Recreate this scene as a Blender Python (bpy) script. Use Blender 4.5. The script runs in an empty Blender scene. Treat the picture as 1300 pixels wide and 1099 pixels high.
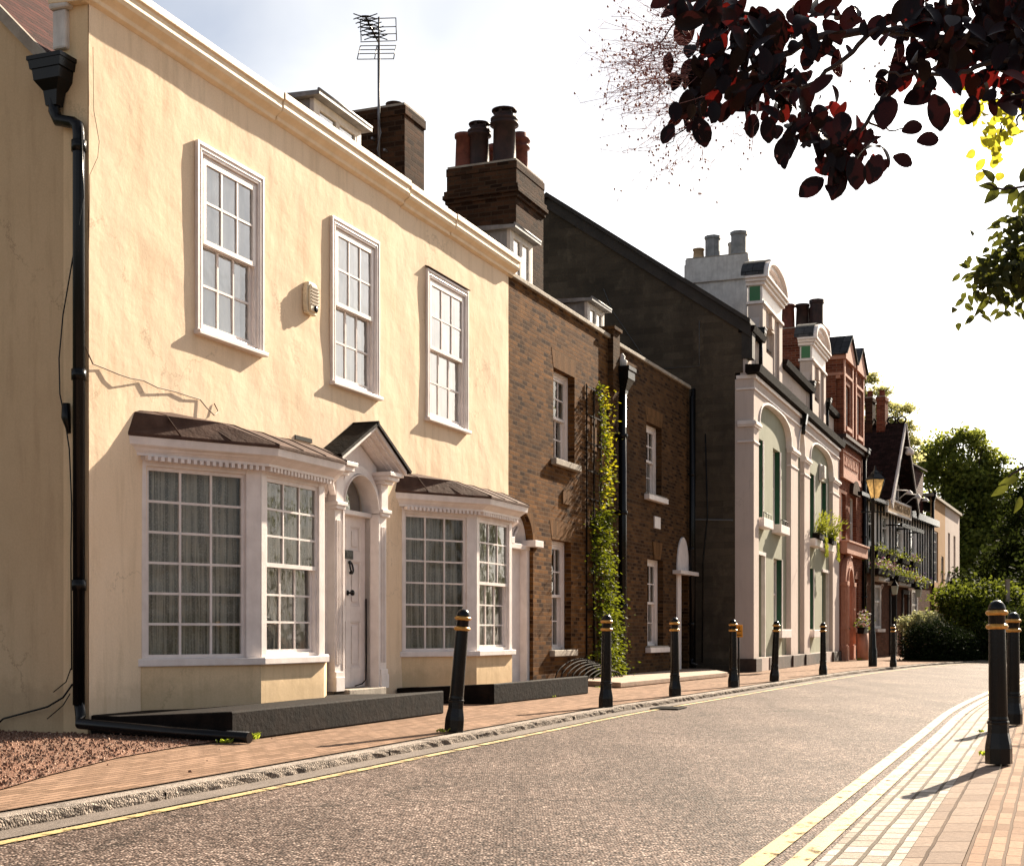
import bpy, math, random
from mathutils import Vector, Matrix, noise
R = math.radians
rnd = random.Random(11)
SC = bpy.context.scene
COL = SC.collection
FPX, HOR, CX, EYE = 1750.0, 803.0, 650.0, 0.85

def ray(px): return (px - CX) / FPX
def ground(px, py, h=EYE):
    d = FPX * h / (py - HOR)
    return Vector((ray(px) * d, d, EYE - h))

# ------------------------------------------------------------------ materials
def _mat(name):
    m = bpy.data.materials.new(name); m.use_nodes = True
    nt = m.node_tree; nt.nodes.clear()
    out = nt.nodes.new('ShaderNodeOutputMaterial')
    b = nt.nodes.new('ShaderNodeBsdfPrincipled')
    nt.links.new(b.outputs[0], out.inputs[0])
    return m, nt, b, out
def _n(nt, t, **kw):
    n = nt.nodes.new(t)
    for k, v in kw.items(): setattr(n, k, v)
    return n
def _ramp(nt, fac, stops):
    r = _n(nt, 'ShaderNodeValToRGB'); e = r.color_ramp.elements
    while len(e) < len(stops): e.new(0.5)
    for i, (p, c) in enumerate(stops):
        e[i].position = p; e[i].color = (c[0], c[1], c[2], 1) if not isinstance(c, (int, float)) else (c, c, c, 1)
    nt.links.new(fac, r.inputs[0]); return r.outputs[0]
def _noise(nt, vec, scale, detail=6, rough=.6, dist=0):
    n = _n(nt, 'ShaderNodeTexNoise'); n.inputs['Scale'].default_value = scale
    n.inputs['Detail'].default_value = detail; n.inputs['Roughness'].default_value = rough
    n.inputs['Distortion'].default_value = dist
    if vec is not None: nt.links.new(vec, n.inputs['Vector'])
    return n.outputs[0]
def _mix(nt, fac, a, b, mode='MIX'):
    m = _n(nt, 'ShaderNodeMix', data_type='RGBA', blend_type=mode)
    if isinstance(fac, (int, float)): m.inputs[0].default_value = fac
    else: nt.links.new(fac, m.inputs[0])
    for v, i in ((a, 6), (b, 7)):
        if isinstance(v, tuple): m.inputs[i].default_value = (v[0], v[1], v[2], 1)
        else: nt.links.new(v, m.inputs[i])
    return m.outputs[2]
def _math(nt, op, a, b=None):
    m = _n(nt, 'ShaderNodeMath', operation=op)
    for v, i in ((a, 0), (b, 1)):
        if v is None: continue
        if isinstance(v, (int, float)): m.inputs[i].default_value = v
        else: nt.links.new(v, m.inputs[i])
    return m.outputs[0]
def _bump(nt, b, h, dist, strength=1.0, normal=None):
    bp = _n(nt, 'ShaderNodeBump'); bp.inputs['Distance'].default_value = dist
    bp.inputs['Strength'].default_value = strength
    nt.links.new(h, bp.inputs['Height'])
    if normal is not None: nt.links.new(normal, bp.inputs['Normal'])
    if b is not None: nt.links.new(bp.outputs[0], b.inputs['Normal'])
    return bp.outputs[0]
def _coord(nt, kind='Object'):
    return _n(nt, 'ShaderNodeTexCoord').outputs[kind]
def _map(nt, vec, scale=(1, 1, 1), rot=(0, 0, 0)):
    m = _n(nt, 'ShaderNodeMapping'); m.inputs['Scale'].default_value = scale
    m.inputs['Rotation'].default_value = rot
    nt.links.new(vec, m.inputs[0]); return m.outputs[0]

def paint(name, c1, c2=None, scale=3, rough=.6, bump=.002, bscale=30, spec=.3, metal=0, dirt=0):
    m, nt, b, _ = _mat(name); c2 = c2 or tuple(x * .86 for x in c1)
    co = _coord(nt)
    col = _ramp(nt, _noise(nt, co, scale), [(.35, c2), (.62, c1)])
    if dirt:
        d = _ramp(nt, _noise(nt, _map(nt, co, (9, 9, 1.2)), 1.6, 8, .7), [(.42, 0), (.75, 1)])
        d = _math(nt, 'MULTIPLY', d, dirt)
        col = _mix(nt, d, col, tuple(x * .45 for x in c1))
    nt.links.new(col, b.inputs['Base Color'])
    b.inputs['Roughness'].default_value = rough
    b.inputs['Specular IOR Level'].default_value = spec
    b.inputs['Metallic'].default_value = metal
    if bump: _bump(nt, b, _noise(nt, co, bscale, 5, .6), bump)
    return m

def render_wall(name, c1, c2, c3, lump=.02):
    """hand-trowelled painted render"""
    m, nt, b, _ = _mat(name); co = _coord(nt)
    big = _noise(nt, co, .9, 4, .55, .4)
    col = _ramp(nt, big, [(.3, c2), (.65, c1)])
    st = _ramp(nt, _noise(nt, _map(nt, co, (6, 6, .7)), 1.3, 8, .7, .3), [(.50, 0), (.74, 1)])
    col = _mix(nt, _math(nt, 'MULTIPLY', st, .42), col, c3)
    fine = _ramp(nt, _noise(nt, co, 60, 4, .7), [(.3, .88), (.7, 1)])
    col = _mix(nt, 1.0, col, fine, 'MULTIPLY')
    sz = _n(nt, 'ShaderNodeSeparateXYZ'); nt.links.new(co, sz.inputs[0])
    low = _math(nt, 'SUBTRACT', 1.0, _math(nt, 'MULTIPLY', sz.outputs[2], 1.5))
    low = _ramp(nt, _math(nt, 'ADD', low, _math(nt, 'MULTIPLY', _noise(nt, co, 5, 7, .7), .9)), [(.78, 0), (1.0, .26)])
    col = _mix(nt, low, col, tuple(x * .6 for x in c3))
    vr = _n(nt, 'ShaderNodeTexVoronoi', feature='DISTANCE_TO_EDGE'); vr.inputs['Scale'].default_value = .55
    wn = _n(nt, 'ShaderNodeTexNoise'); wn.inputs['Scale'].default_value = 2.5; wn.inputs['Detail'].default_value = 7; wn.inputs['Roughness'].default_value = .7
    nt.links.new(co, wn.inputs['Vector'])
    ws = _n(nt, 'ShaderNodeVectorMath', operation='SCALE'); ws.inputs[3].default_value = .9; nt.links.new(wn.outputs[1], ws.inputs[0])
    wa = _n(nt, 'ShaderNodeVectorMath', operation='ADD'); nt.links.new(co, wa.inputs[0]); nt.links.new(ws.outputs[0], wa.inputs[1]); nt.links.new(wa.outputs[0], vr.inputs['Vector'])
    crk = _ramp(nt, vr.outputs['Distance'], [(.0, 1), (.006, 0)])
    crk = _math(nt, 'MULTIPLY', crk, _ramp(nt, _noise(nt, co, .8, 3), [(.48, 0), (.58, 1)]))
    col = _mix(nt, _math(nt, 'MULTIPLY', crk, .55), col, tuple(x * .5 for x in c3))
    nt.links.new(col, b.inputs['Base Color'])
    b.inputs['Roughness'].default_value = .88; b.inputs['Specular IOR Level'].default_value = .07
    h = _math(nt, 'ADD', _math(nt, 'MULTIPLY', _noise(nt, _map(nt, co, (1, 1, 1.0)), 3.2, 5, .5, .15), lump),
              _math(nt, 'MULTIPLY', _noise(nt, co, 22, 5, .6, .1), lump * .10))
    _bump(nt, b, h, 1.0)
    return m

def brick(name, c1, c2, mortar, bw=.225, rh=.075, ms=.009, stain=(.03, .025, .02), stainamt=.5, offset=.5, bump=.006, patch=None, rough=.92, spec=.04):
    m, nt, b, _ = _mat(name); uv = _coord(nt, 'UV'); co = _coord(nt)
    # slight waviness of courses
    w = _n(nt, 'ShaderNodeVectorMath', operation='SCALE'); w.inputs[3].default_value = .012
    nn = _n(nt, 'ShaderNodeTexNoise'); nn.inputs['Scale'].default_value = 4
    nt.links.new(co, nn.inputs['Vector']); nt.links.new(nn.outputs[1], w.inputs[0])
    ad = _n(nt, 'ShaderNodeVectorMath', operation='ADD')
    nt.links.new(uv, ad.inputs[0]); nt.links.new(w.outputs[0], ad.inputs[1])
    t = _n(nt, 'ShaderNodeTexBrick'); t.offset = offset
    t.inputs['Scale'].default_value = 1; t.inputs['Mortar Size'].default_value = ms
    t.inputs['Mortar Smooth'].default_value = .3
    t.inputs['Brick Width'].default_value = bw; t.inputs['Row Height'].default_value = rh
    t.inputs['Color1'].default_value = (0, 0, 0, 1); t.inputs['Color2'].default_value = (1, 1, 1, 1)
    t.inputs['Mortar'].default_value = (.5, .5, .5, 1)
    nt.links.new(ad.outputs[0], t.inputs['Vector'])
    mid = tuple((a + d) / 2 for a, d in zip(c1, c2))
    bc = _ramp(nt, t.outputs['Color'], [(0, c1), (.45, mid), (1, c2)])
    fine = _ramp(nt, _noise(nt, co, 45, 5, .7), [(.3, .72), (.7, 1.12)])
    bc = _mix(nt, 1.0, bc, fine, 'MULTIPLY')
    col = _mix(nt, t.outputs['Fac'], bc, mortar)
    s = _ramp(nt, _noise(nt, _map(nt, co, (1, 1, .6)), 1.1, 8, .68, .5), [(.4, 0), (.72, 1)])
    col = _mix(nt, _math(nt, 'MULTIPLY', s, stainamt), col, stain)
    if patch:
        p = _ramp(nt, _noise(nt, co, 2.2, 6, .7), [(.55, 0), (.68, 1)])
        col = _mix(nt, _math(nt, 'MULTIPLY', p, .45), col, patch)
    nt.links.new(col, b.inputs['Base Color']); b.inputs['Roughness'].default_value = rough
    b.inputs['Specular IOR Level'].default_value = spec
    h = _math(nt, 'SUBTRACT', _math(nt, 'MULTIPLY', _noise(nt, co, 30, 5, .7), .6), t.outputs['Fac'])
    h = _math(nt, 'ADD', h, _math(nt, 'MULTIPLY', t.outputs['Color'], .35))
    _bump(nt, b, h, bump)
    return m

def tiles(name, c1, c2, rh=.11, bw=.17, bump=.02):
    m, nt, b, _ = _mat(name); uv = _coord(nt, 'UV'); co = _coord(nt)
    t = _n(nt, 'ShaderNodeTexBrick'); t.offset = .5
    t.inputs['Scale'].default_value = 1; t.inputs['Mortar Size'].default_value = .006
    t.inputs['Brick Width'].default_value = bw; t.inputs['Row Height'].default_value = rh
    t.inputs['Color1'].default_value = (0, 0, 0, 1); t.inputs['Color2'].default_value = (1, 1, 1, 1)
    nt.links.new(uv, t.inputs['Vector'])
    bc = _ramp(nt, t.outputs['Color'], [(0, c1), (1, c2)])
    bc = _mix(nt, 1.0, bc, _ramp(nt, _noise(nt, co, 8, 6, .7), [(.3, .6), (.7, 1.15)]), 'MULTIPLY')
    col = _mix(nt, t.outputs['Fac'], bc, (.008, .007, .006))
    nt.links.new(col, b.inputs['Base Color']); b.inputs['Roughness'].default_value = .9; b.inputs['Specular IOR Level'].default_value = .06
    sp = _n(nt, 'ShaderNodeSeparateXYZ'); nt.links.new(uv, sp.inputs[0])
    saw = _math(nt, 'FRACT', _math(nt, 'DIVIDE', sp.outputs[1], rh))
    h = _math(nt, 'SUBTRACT', _math(nt, 'SUBTRACT', 1.0, saw), _math(nt, 'MULTIPLY', t.outputs['Fac'], .5))
    _bump(nt, b, h, bump)
    return m

def asphalt(name):
    m, nt, b, _ = _mat(name); co = _coord(nt)
    v = _n(nt, 'ShaderNodeTexVoronoi'); v.inputs['Scale'].default_value = 72
    nt.links.new(co, v.inputs['Vector'])
    sp = _n(nt, 'ShaderNodeSeparateColor'); nt.links.new(v.outputs['Color'], sp.inputs[0])
    col = _ramp(nt, sp.outputs[0], [(0, (.042, .028, .022)), (.4, (.155, .108, .088)), (.75, (.28, .20, .165)), (1, (.58, .46, .39))])
    gap = _ramp(nt, v.outputs['Distance'], [(.25, 1), (.62, .35)])
    col = _mix(nt, 1.0, col, gap, 'MULTIPLY')
    big = _ramp(nt, _noise(nt, co, .5, 7, .65), [(.3, .72), (.7, 1.22)])
    vr = _n(nt, 'ShaderNodeTexVoronoi', feature='DISTANCE_TO_EDGE'); vr.inputs['Scale'].default_value = .22
    wn = _n(nt, 'ShaderNodeTexNoise'); wn.inputs['Scale'].default_value = 1.2; wn.inputs['Detail'].default_value = 7; wn.inputs['Roughness'].default_value = .7
    nt.links.new(co, wn.inputs['Vector'])
    ws = _n(nt, 'ShaderNodeVectorMath', operation='SCALE'); ws.inputs[3].default_value = 1.1; nt.links.new(wn.outputs[1], ws.inputs[0])
    wa = _n(nt, 'ShaderNodeVectorMath', operation='ADD'); nt.links.new(co, wa.inputs[0]); nt.links.new(ws.outputs[0], wa.inputs[1]); nt.links.new(wa.outputs[0], vr.inputs['Vector'])
    col = _mix(nt, _ramp(nt, vr.outputs['Distance'], [(.0, .75), (.006, 0)]), col, (.02, .016, .013))
    col = _mix(nt, 1.0, col, big, 'MULTIPLY')
    tr = _ramp(nt, _noise(nt, _map(nt, co, (1.6, .12, 1), (0, 0, R(21))), 1.0, 5, .6), [(.35, .78), (.65, 1.16)])
    col = _mix(nt, 1.0, col, tr, 'MULTIPLY')
    nt.links.new(col, b.inputs['Base Color']); b.inputs['Roughness'].default_value = .72
    b.inputs['Specular IOR Level'].default_value = .06
    h = _math(nt, 'ADD', _math(nt, 'MULTIPLY', v.outputs['Distance'], -1.0), _math(nt, 'MULTIPLY', sp.outputs[1], .5))
    _bump(nt, b, h, .008)
    return m

def granular(name, stops, scale=60, bump=.008, rough=.85):
    m, nt, b, _ = _mat(name); co = _coord(nt)
    v = _n(nt, 'ShaderNodeTexVoronoi'); v.inputs['Scale'].default_value = scale
    nt.links.new(co, v.inputs['Vector'])
    sp = _n(nt, 'ShaderNodeSeparateColor'); nt.links.new(v.outputs['Color'], sp.inputs[0])
    col = _ramp(nt, sp.outputs[0], stops)
    col = _mix(nt, 1.0, col, _ramp(nt, _noise(nt, co, 1.4, 6, .6), [(.3, .7), (.7, 1.15)]), 'MULTIPLY')
    nt.links.new(col, b.inputs['Base Color']); b.inputs['Roughness'].default_value = rough; b.inputs['Specular IOR Level'].default_value = .1
    _bump(nt, b, _math(nt, 'MULTIPLY', v.outputs['Distance'], -1.0), bump)
    return m

def glass_mat(name, tint=(.9, .93, .92), refl=1.0, wav=.0015):
    m, nt, b, out = _mat(name); nt.nodes.remove(b)
    tr = _n(nt, 'ShaderNodeBsdfTransparent'); tr.inputs[0].default_value = (*tint, 1)
    gl = _n(nt, 'ShaderNodeBsdfGlossy'); gl.inputs['Roughness'].default_value = .02
    gl.inputs[0].default_value = (1, 1, 1, 1)
    fr = _n(nt, 'ShaderNodeFresnel'); fr.inputs[0].default_value = 1.5
    co = _coord(nt)
    bp = _n(nt, 'ShaderNodeBump'); bp.inputs['Distance'].default_value = wav * 4
    nt.links.new(_noise(nt, co, 3.5, 2, .5), bp.inputs['Height'])
    nt.links.new(bp.outputs[0], gl.inputs['Normal'])
    f = _math(nt, 'MULTIPLY', fr.outputs[0], refl)
    f = _math(nt, 'MINIMUM', f, 1.0)
    mx = _n(nt, 'ShaderNodeMixShader'); nt.links.new(f, mx.inputs[0])
    nt.links.new(tr.outputs[0], mx.inputs[1]); nt.links.new(gl.outputs[0], mx.inputs[2])
    nt.links.new(mx.outputs[0], out.inputs[0])
    return m

def lace(name, c, open_=.35, scale=55):
    m, nt, b, out = _mat(name); co = _coord(nt)
    b.inputs['Base Color'].default_value = (*c, 1); b.inputs['Roughness'].default_value = .9
    v = _n(nt, 'ShaderNodeTexVoronoi'); v.inputs['Scale'].default_value = scale
    nt.links.new(co, v.inputs['Vector'])
    v2 = _noise(nt, _map(nt, co, (1, 1, .03)), 26, 3, .6, .2)
    pat = _math(nt, 'ADD', _ramp(nt, v.outputs['Distance'], [(.1, .6), (.5, .1)]), _ramp(nt, v2, [(.42, 0), (.58, .9)]))
    fac = _math(nt, 'MINIMUM', _math(nt, 'ADD', _math(nt, 'MULTIPLY', pat, .6), 1 - open_ * 1.6), 1.0)
    tr = _n(nt, 'ShaderNodeBsdfTransparent')
    mx = _n(nt, 'ShaderNodeMixShader'); nt.links.new(fac, mx.inputs[0])
    nt.links.new(tr.outputs[0], mx.inputs[1]); nt.links.new(b.outputs[0], mx.inputs[2])
    nt.links.new(mx.outputs[0], out.inputs[0])
    return m

def leaf(name, dark, light, trans, tw=.5, scale=3, rough=.6, spec=.15):
    m, nt, b, out = _mat(name); co = _coord(nt)
    f = _noise(nt, co, scale, 3, .7)
    col = _ramp(nt, f, [(.35, dark), (.65, light)])
    nt.links.new(col, b.inputs['Base Color']); b.inputs['Roughness'].default_value = rough
    b.inputs['Specular IOR Level'].default_value = spec
    t = _n(nt, 'ShaderNodeBsdfTranslucent')
    tc = _ramp(nt, _noise(nt, co, scale * 2.3, 2, .6), [(.35, tuple(x * .45 for x in trans)), (.65, trans)])
    nt.links.new(tc, t.inputs[0])
    mx = _n(nt, 'ShaderNodeMixShader'); mx.inputs[0].default_value = tw
    nt.links.new(b.outputs[0], mx.inputs[1]); nt.links.new(t.outputs[0], mx.inputs[2])
    nt.links.new(mx.outputs[0], out.inputs[0])
    return m

# ------------------------------------------------------------------ mesh builder
class MB:
    def __init__(s): s.v = []; s.f = []; s.mi = []; s.sm = []; s.uv = []; s.T = Matrix.Identity(4)
    def add(s, vs, fs, mi=0, smooth=False, uvs=None):
        o = len(s.v); s.v += [s.T @ Vector(v) for v in vs]
        for k, f in enumerate(fs):
            s.f.append([o + i for i in f]); s.mi.append(mi); s.sm.append(smooth)
            s.uv.append(uvs[k] if uvs else None)
        return s
    def box(s, x0, x1, y0, y1, z0, z1, mi=0):
        return s.add([(x0, y0, z0), (x1, y0, z0), (x1, y1, z0), (x0, y1, z0), (x0, y0, z1), (x1, y0, z1), (x1, y1, z1), (x0, y1, z1)],
              [(0, 3, 2, 1), (4, 5, 6, 7), (0, 1, 5, 4), (1, 2, 6, 5), (2, 3, 7, 6), (3, 0, 4, 7)], mi)
    def bar(s, p, q, w, h, mi=0, up=(0, 0, 1)):
        p = Vector(p); q = Vector(q); d = (q - p).normalized(); up = Vector(up)
        if abs(d.dot(up)) > .98: up = Vector((1, 0, 0))
        a = d.cross(up).normalized() * w / 2; c = a.cross(d).normalized() * h / 2
        vs = [p - a - c, p + a - c, p + a + c, p - a + c, q - a - c, q + a - c, q + a + c, q - a + c]
        return s.add(vs, [(0, 1, 2, 3), (7, 6, 5, 4), (0, 4, 5, 1), (1, 5, 6, 2), (2, 6, 7, 3), (3, 7, 4, 0)], mi)
    def _pr(s, A, B, mi, smooth=False):
        n = len(A); fs = [tuple(range(n)), tuple(range(2 * n - 1, n - 1, -1))]
        fs += [(i, n + i, n + (i + 1) % n, (i + 1) % n) for i in range(n)]
        return s.add(A + B, fs, mi, smooth)
    def prism_y(s, P, y0, y1, mi=0): return s._pr([(a, y0, b) for a, b in P], [(a, y1, b) for a, b in P], mi)
    def prism_z(s, P, z0, z1, mi=0): return s._pr([(a, b, z0) for a, b in P], [(a, b, z1) for a, b in P], mi)
    def prism_x(s, P, x0, x1, mi=0): return s._pr([(x0, a, b) for a, b in P], [(x1, a, b) for a, b in P], mi)
    def tube(s, pts, r, n=8, mi=0, smooth=True):
        pts = [Vector(p) for p in pts]; rs = r if isinstance(r, (list, tuple)) else [r] * len(pts)
        ref = None; rings = []
        for i, p in enumerate(pts):
            d = (pts[min(i + 1, len(pts) - 1)] - pts[max(i - 1, 0)]).normalized()
            if ref is None:
                ref = Vector((0, 0, 1)) if abs(d.z) < .9 else Vector((1, 0, 0))
            a = (ref - d * ref.dot(d)).normalized(); ref = a; c = d.cross(a)
            rings.append([p + (a * math.cos(2 * math.pi * k / n) + c * math.sin(2 * math.pi * k / n)) * rs[i] for k in range(n)])
        vs = [v for g in rings for v in g]; fs = []
        for i in range(len(pts) - 1):
            for k in range(n):
                fs.append((i * n + k, i * n + (k + 1) % n, (i + 1) * n + (k + 1) % n, (i + 1) * n + k))
        s.add(vs, fs, mi, smooth)
        o = len(s.v) - len(vs)
        for base, rev in ((0, True), ((len(pts) - 1) * n, False)):
            f = [o + base + k for k in range(n)]
            s.f.append(f[::-1] if rev else f); s.mi.append(mi); s.sm.append(False); s.uv.append(None)
        return s
    def lathe(s, c, prof, n=16, mi=0, smooth=True, sx=1, sy=1, rot=0):
        c = Vector(c); vs = []; fs = []
        for r, z in prof:
            vs += [(c.x + sx * r * math.cos(rot + 2 * math.pi * k / n), c.y + sy * r * math.sin(rot + 2 * math.pi * k / n), c.z + z) for k in range(n)]
        for i in range(len(prof) - 1):
            for k in range(n): fs.append((i * n + k, i * n + (k + 1) % n, (i + 1) * n + (k + 1) % n, (i + 1) * n + k))
        s.add(vs, fs, mi, smooth)
        s.add(vs[:n], [tuple(range(n - 1, -1, -1))], mi); s.add(vs[-n:], [tuple(range(n))], mi)
        return s
    def build(s, name, mats, parent=None, bevel=0, weld=False, displace=None):
        me = bpy.data.meshes.new(name)
        me.from_pydata([tuple(v) for v in s.v], [], s.f)
        uvl = me.uv_layers.new(name='UVMap').data
        me.update()
        for m in (mats if isinstance(mats, (list, tuple)) else [mats]): me.materials.append(m)
        for p in me.polygons:
            p.material_index = s.mi[p.index]; p.use_smooth = s.sm[p.index]
            ex = s.uv[p.index]
            if ex:
                for k, li in enumerate(p.loop_indices): uvl[li].uv = ex[k]
            else:
                nn = p.normal; ax = max(range(3), key=lambda i: abs(nn[i]))
                for li in p.loop_indices:
                    v = me.vertices[me.loops[li].vertex_index].co
                    if ax == 0: uvl[li].uv = (v.y, v.z)
                    elif ax == 1: uvl[li].uv = (v.x, v.z)
                    else: uvl[li].uv = (v.x, v.y)
        o = bpy.data.objects.new(name, me); COL.objects.link(o)
        if parent is not None: o.parent = parent
        if bevel:
            b = o.modifiers.new('bevel', 'BEVEL'); b.width = bevel; b.segments = 2; b.limit_method = 'ANGLE'; b.angle_limit = R(40)
        return o

def tag(o, label, cat, group=None, kind=None):
    if label: o['label'] = label
    if cat: o['category'] = cat
    if group: o['group'] = group
    if kind: o['kind'] = kind
    return o
def struct(o): o['kind'] = 'structure'; return o
def empty(name, loc=(0, 0, 0), rz=0, label=None, cat=None, group=None):
    o = bpy.data.objects.new(name, None); COL.objects.link(o); o.empty_display_size = .3
    o.location = loc; o.rotation_euler = (0, 0, rz)
    return tag(o, label, cat, group)
def copy_tree(o, parent=None):
    c = o.copy(); COL.objects.link(c)
    if parent is not None: c.parent = parent
    for ch in list(o.children): copy_tree(ch, c)
    return c

class House:
    """front left corner at O, street line runs at th degrees right of straight ahead; local x along front, y into the house"""
    def __init__(s, name, O, th, label, cat, group=None):
        s.O = Vector((O[0], O[1])); s.th = R(th)
        s.d = Vector((math.sin(s.th), math.cos(s.th))); s.b = Vector((-math.cos(s.th), math.sin(s.th)))
        s.e = empty(name, (O[0], O[1], 0), math.pi / 2 - s.th, label, cat, group)
    def X(s, px, y=0):
        r = ray(px); P = s.O + s.b * y
        return (r * P.y - P.x) / (s.d.x - r * s.d.y)
    def Z(s, px, py, y=0):
        t = s.X(px, y); Y = s.O.y + s.b.y * y + s.d.y * t
        return EYE + (HOR - py) / FPX * Y
    def W(s, px, x):          # y on the cross plane at local x
        r = ray(px); P = s.O + s.d * x
        return (r * P.y - P.x) / (s.b.x - r * s.b.y)
    def world(s, x, y, z=0):
        p = s.O + s.d * x + s.b * y; return Vector((p.x, p.y, z))
    def local(s, p):
        q = Vector((p[0], p[1])) - s.O
        return q.dot(s.d), q.dot(s.b)
    def end(s, x): p = s.O + s.d * x; return (p.x, p.y)
# ------------------------------------------------------------------ palette
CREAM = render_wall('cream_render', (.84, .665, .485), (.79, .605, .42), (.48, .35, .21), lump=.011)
CREAMSHADE = render_wall('cream_shaded_render', (.60, .445, .28), (.53, .385, .235), (.34, .24, .14), lump=.008)  # darker copy of the cream, the side wall's shade put into its colour
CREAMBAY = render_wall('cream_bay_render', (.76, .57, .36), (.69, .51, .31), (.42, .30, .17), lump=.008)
CREAMTRIM = paint('cream_trim', (.82, .65, .45), (.74, .57, .37), 5, .6, .003, 25, dirt=.16)
WHITE = paint('white_paint', (.78, .71, .68), (.68, .61, .58), 6, .42, .0012, 40, dirt=.15)
WHITEOLD = paint('old_white_paint', (.70, .66, .62), (.54, .50, .47), 5, .6, .002, 30, dirt=.5)
WHITEWALL = render_wall('white_render', (.62, .525, .475), (.55, .465, .42), (.42, .35, .31), lump=.004)
BLACK = paint('black_paint', (.004, .004, .0045), (.007, .006, .006), 8, .24, .0008, 60, spec=.22)
BLACKMATT = paint('weathered_black_paint', (.005, .0035, .003), (.014, .009, .007), 6, .8, .006, 18, spec=.08)
GOLD = paint('gold_paint', (.62, .33, .07), (.42, .2, .04), 30, .35, .001, 60, spec=.5, metal=.3)
LEAD = paint('lead_sheet', (.16, .16, .165), (.30, .30, .31), 4, .55, .004, 12, dirt=.4)
BROWNLEAD = paint('brown_lead', (.10, .058, .043), (.06, .034, .026), 5, .8, .010, 9, spec=.08, dirt=.3)
BRICK = brick('stock_brick', (.030, .012, .005), (.22, .10, .032), (.145, .088, .05), bw=.2, rh=.066, stain=(.02, .011, .006), stainamt=.55, patch=(.24, .12, .045))
BRICKDARK = brick('stock_brick_dark', (.026, .012, .006), (.14, .068, .026), (.10, .064, .038), bw=.2, rh=.066, stain=(.028, .02, .014), stainamt=.6)
BRICKSOOT = brick('sooty_brick', (.022, .011, .007), (.10, .048, .026), (.07, .046, .03), stain=(.02, .014, .01), stainamt=.6)
BRICKRED = brick('red_brick', (.13, .034, .019), (.27, .085, .045), (.22, .13, .09), stain=(.08, .03, .02), stainamt=.4)
RUBBED = brick('rubbed_brick', (.12, .06, .024), (.20, .10, .042), (.13, .085, .045), bw=.075, rh=.3, ms=.005, offset=0, stainamt=.3)
RUBBEDRED = paint('terracotta', (.50, .24, .16), (.40, .18, .115), 5, .7, .004, 25, dirt=.25)
STONE = paint('stone', (.38, .33, .27), (.26, .22, .18), 6, .85, .006, 22, dirt=.4)
PEGTILE = tiles('clay_tiles', (.035, .011, .009), (.085, .024, .018), rh=.10, bw=.3, bump=.04)
DARKTILE = tiles('dark_tiles', (.016, .01, .009), (.04, .022, .02))
SLATE = tiles('slate', (.035, .037, .042), (.075, .075, .08), .22, .3, .012)
DARKWALL = render_wall('dark_render', (.115, .092, .066), (.075, .062, .046), (.035, .032, .028), lump=.004)
GREENWALL = render_wall('pale_green_render', (.35, .355, .275), (.30, .305, .235), (.2, .21, .16), lump=.004)
GREENPAINT = paint('dark_green_paint', (.012, .075, .035), (.02, .06, .03), 6, .45, .002, 30)
GREENPANEL = paint('green_panel', (.055, .16, .075), (.05, .18, .08), 6, .6, .002, 30)
GLASS = glass_mat('window_glass')
GLASSUP = glass_mat('bright_window_glass', refl=3.0)
LACE = lace('lace_curtain', (.62, .57, .50), .40)
FANGLASS = glass_mat('fanlight_glass', refl=.22)
BLIND = paint('white_blind', (.8, .78, .76), (.7, .68, .67), 3, .9, .002, 20)
ROOMDARK = paint('room_dark', (.03, .028, .025), rough=.95, bump=0)
TERRA = paint('clay_pot', (.20, .06, .04), (.09, .03, .022), 6, .7, .004, 20, dirt=.4)
POTDARK = paint('sooty_pot', (.045, .02, .017), (.02, .012, .011), 6, .65, .004, 20)
POTGREY = paint('grey_pot', (.30, .30, .30), (.2, .2, .2), 6, .6, .004, 20, dirt=.4)
POTBUFF = paint('buff_pot', (.5, .36, .22), (.4, .28, .17), 6, .7, .004, 20)
METAL = paint('galvanised', (.22, .22, .23), (.14, .14, .15), 10, .45, .001, 50, metal=.6)
CABLEM = paint('cable_brown', (.16, .10, .06), rough=.7, bump=0)

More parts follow.
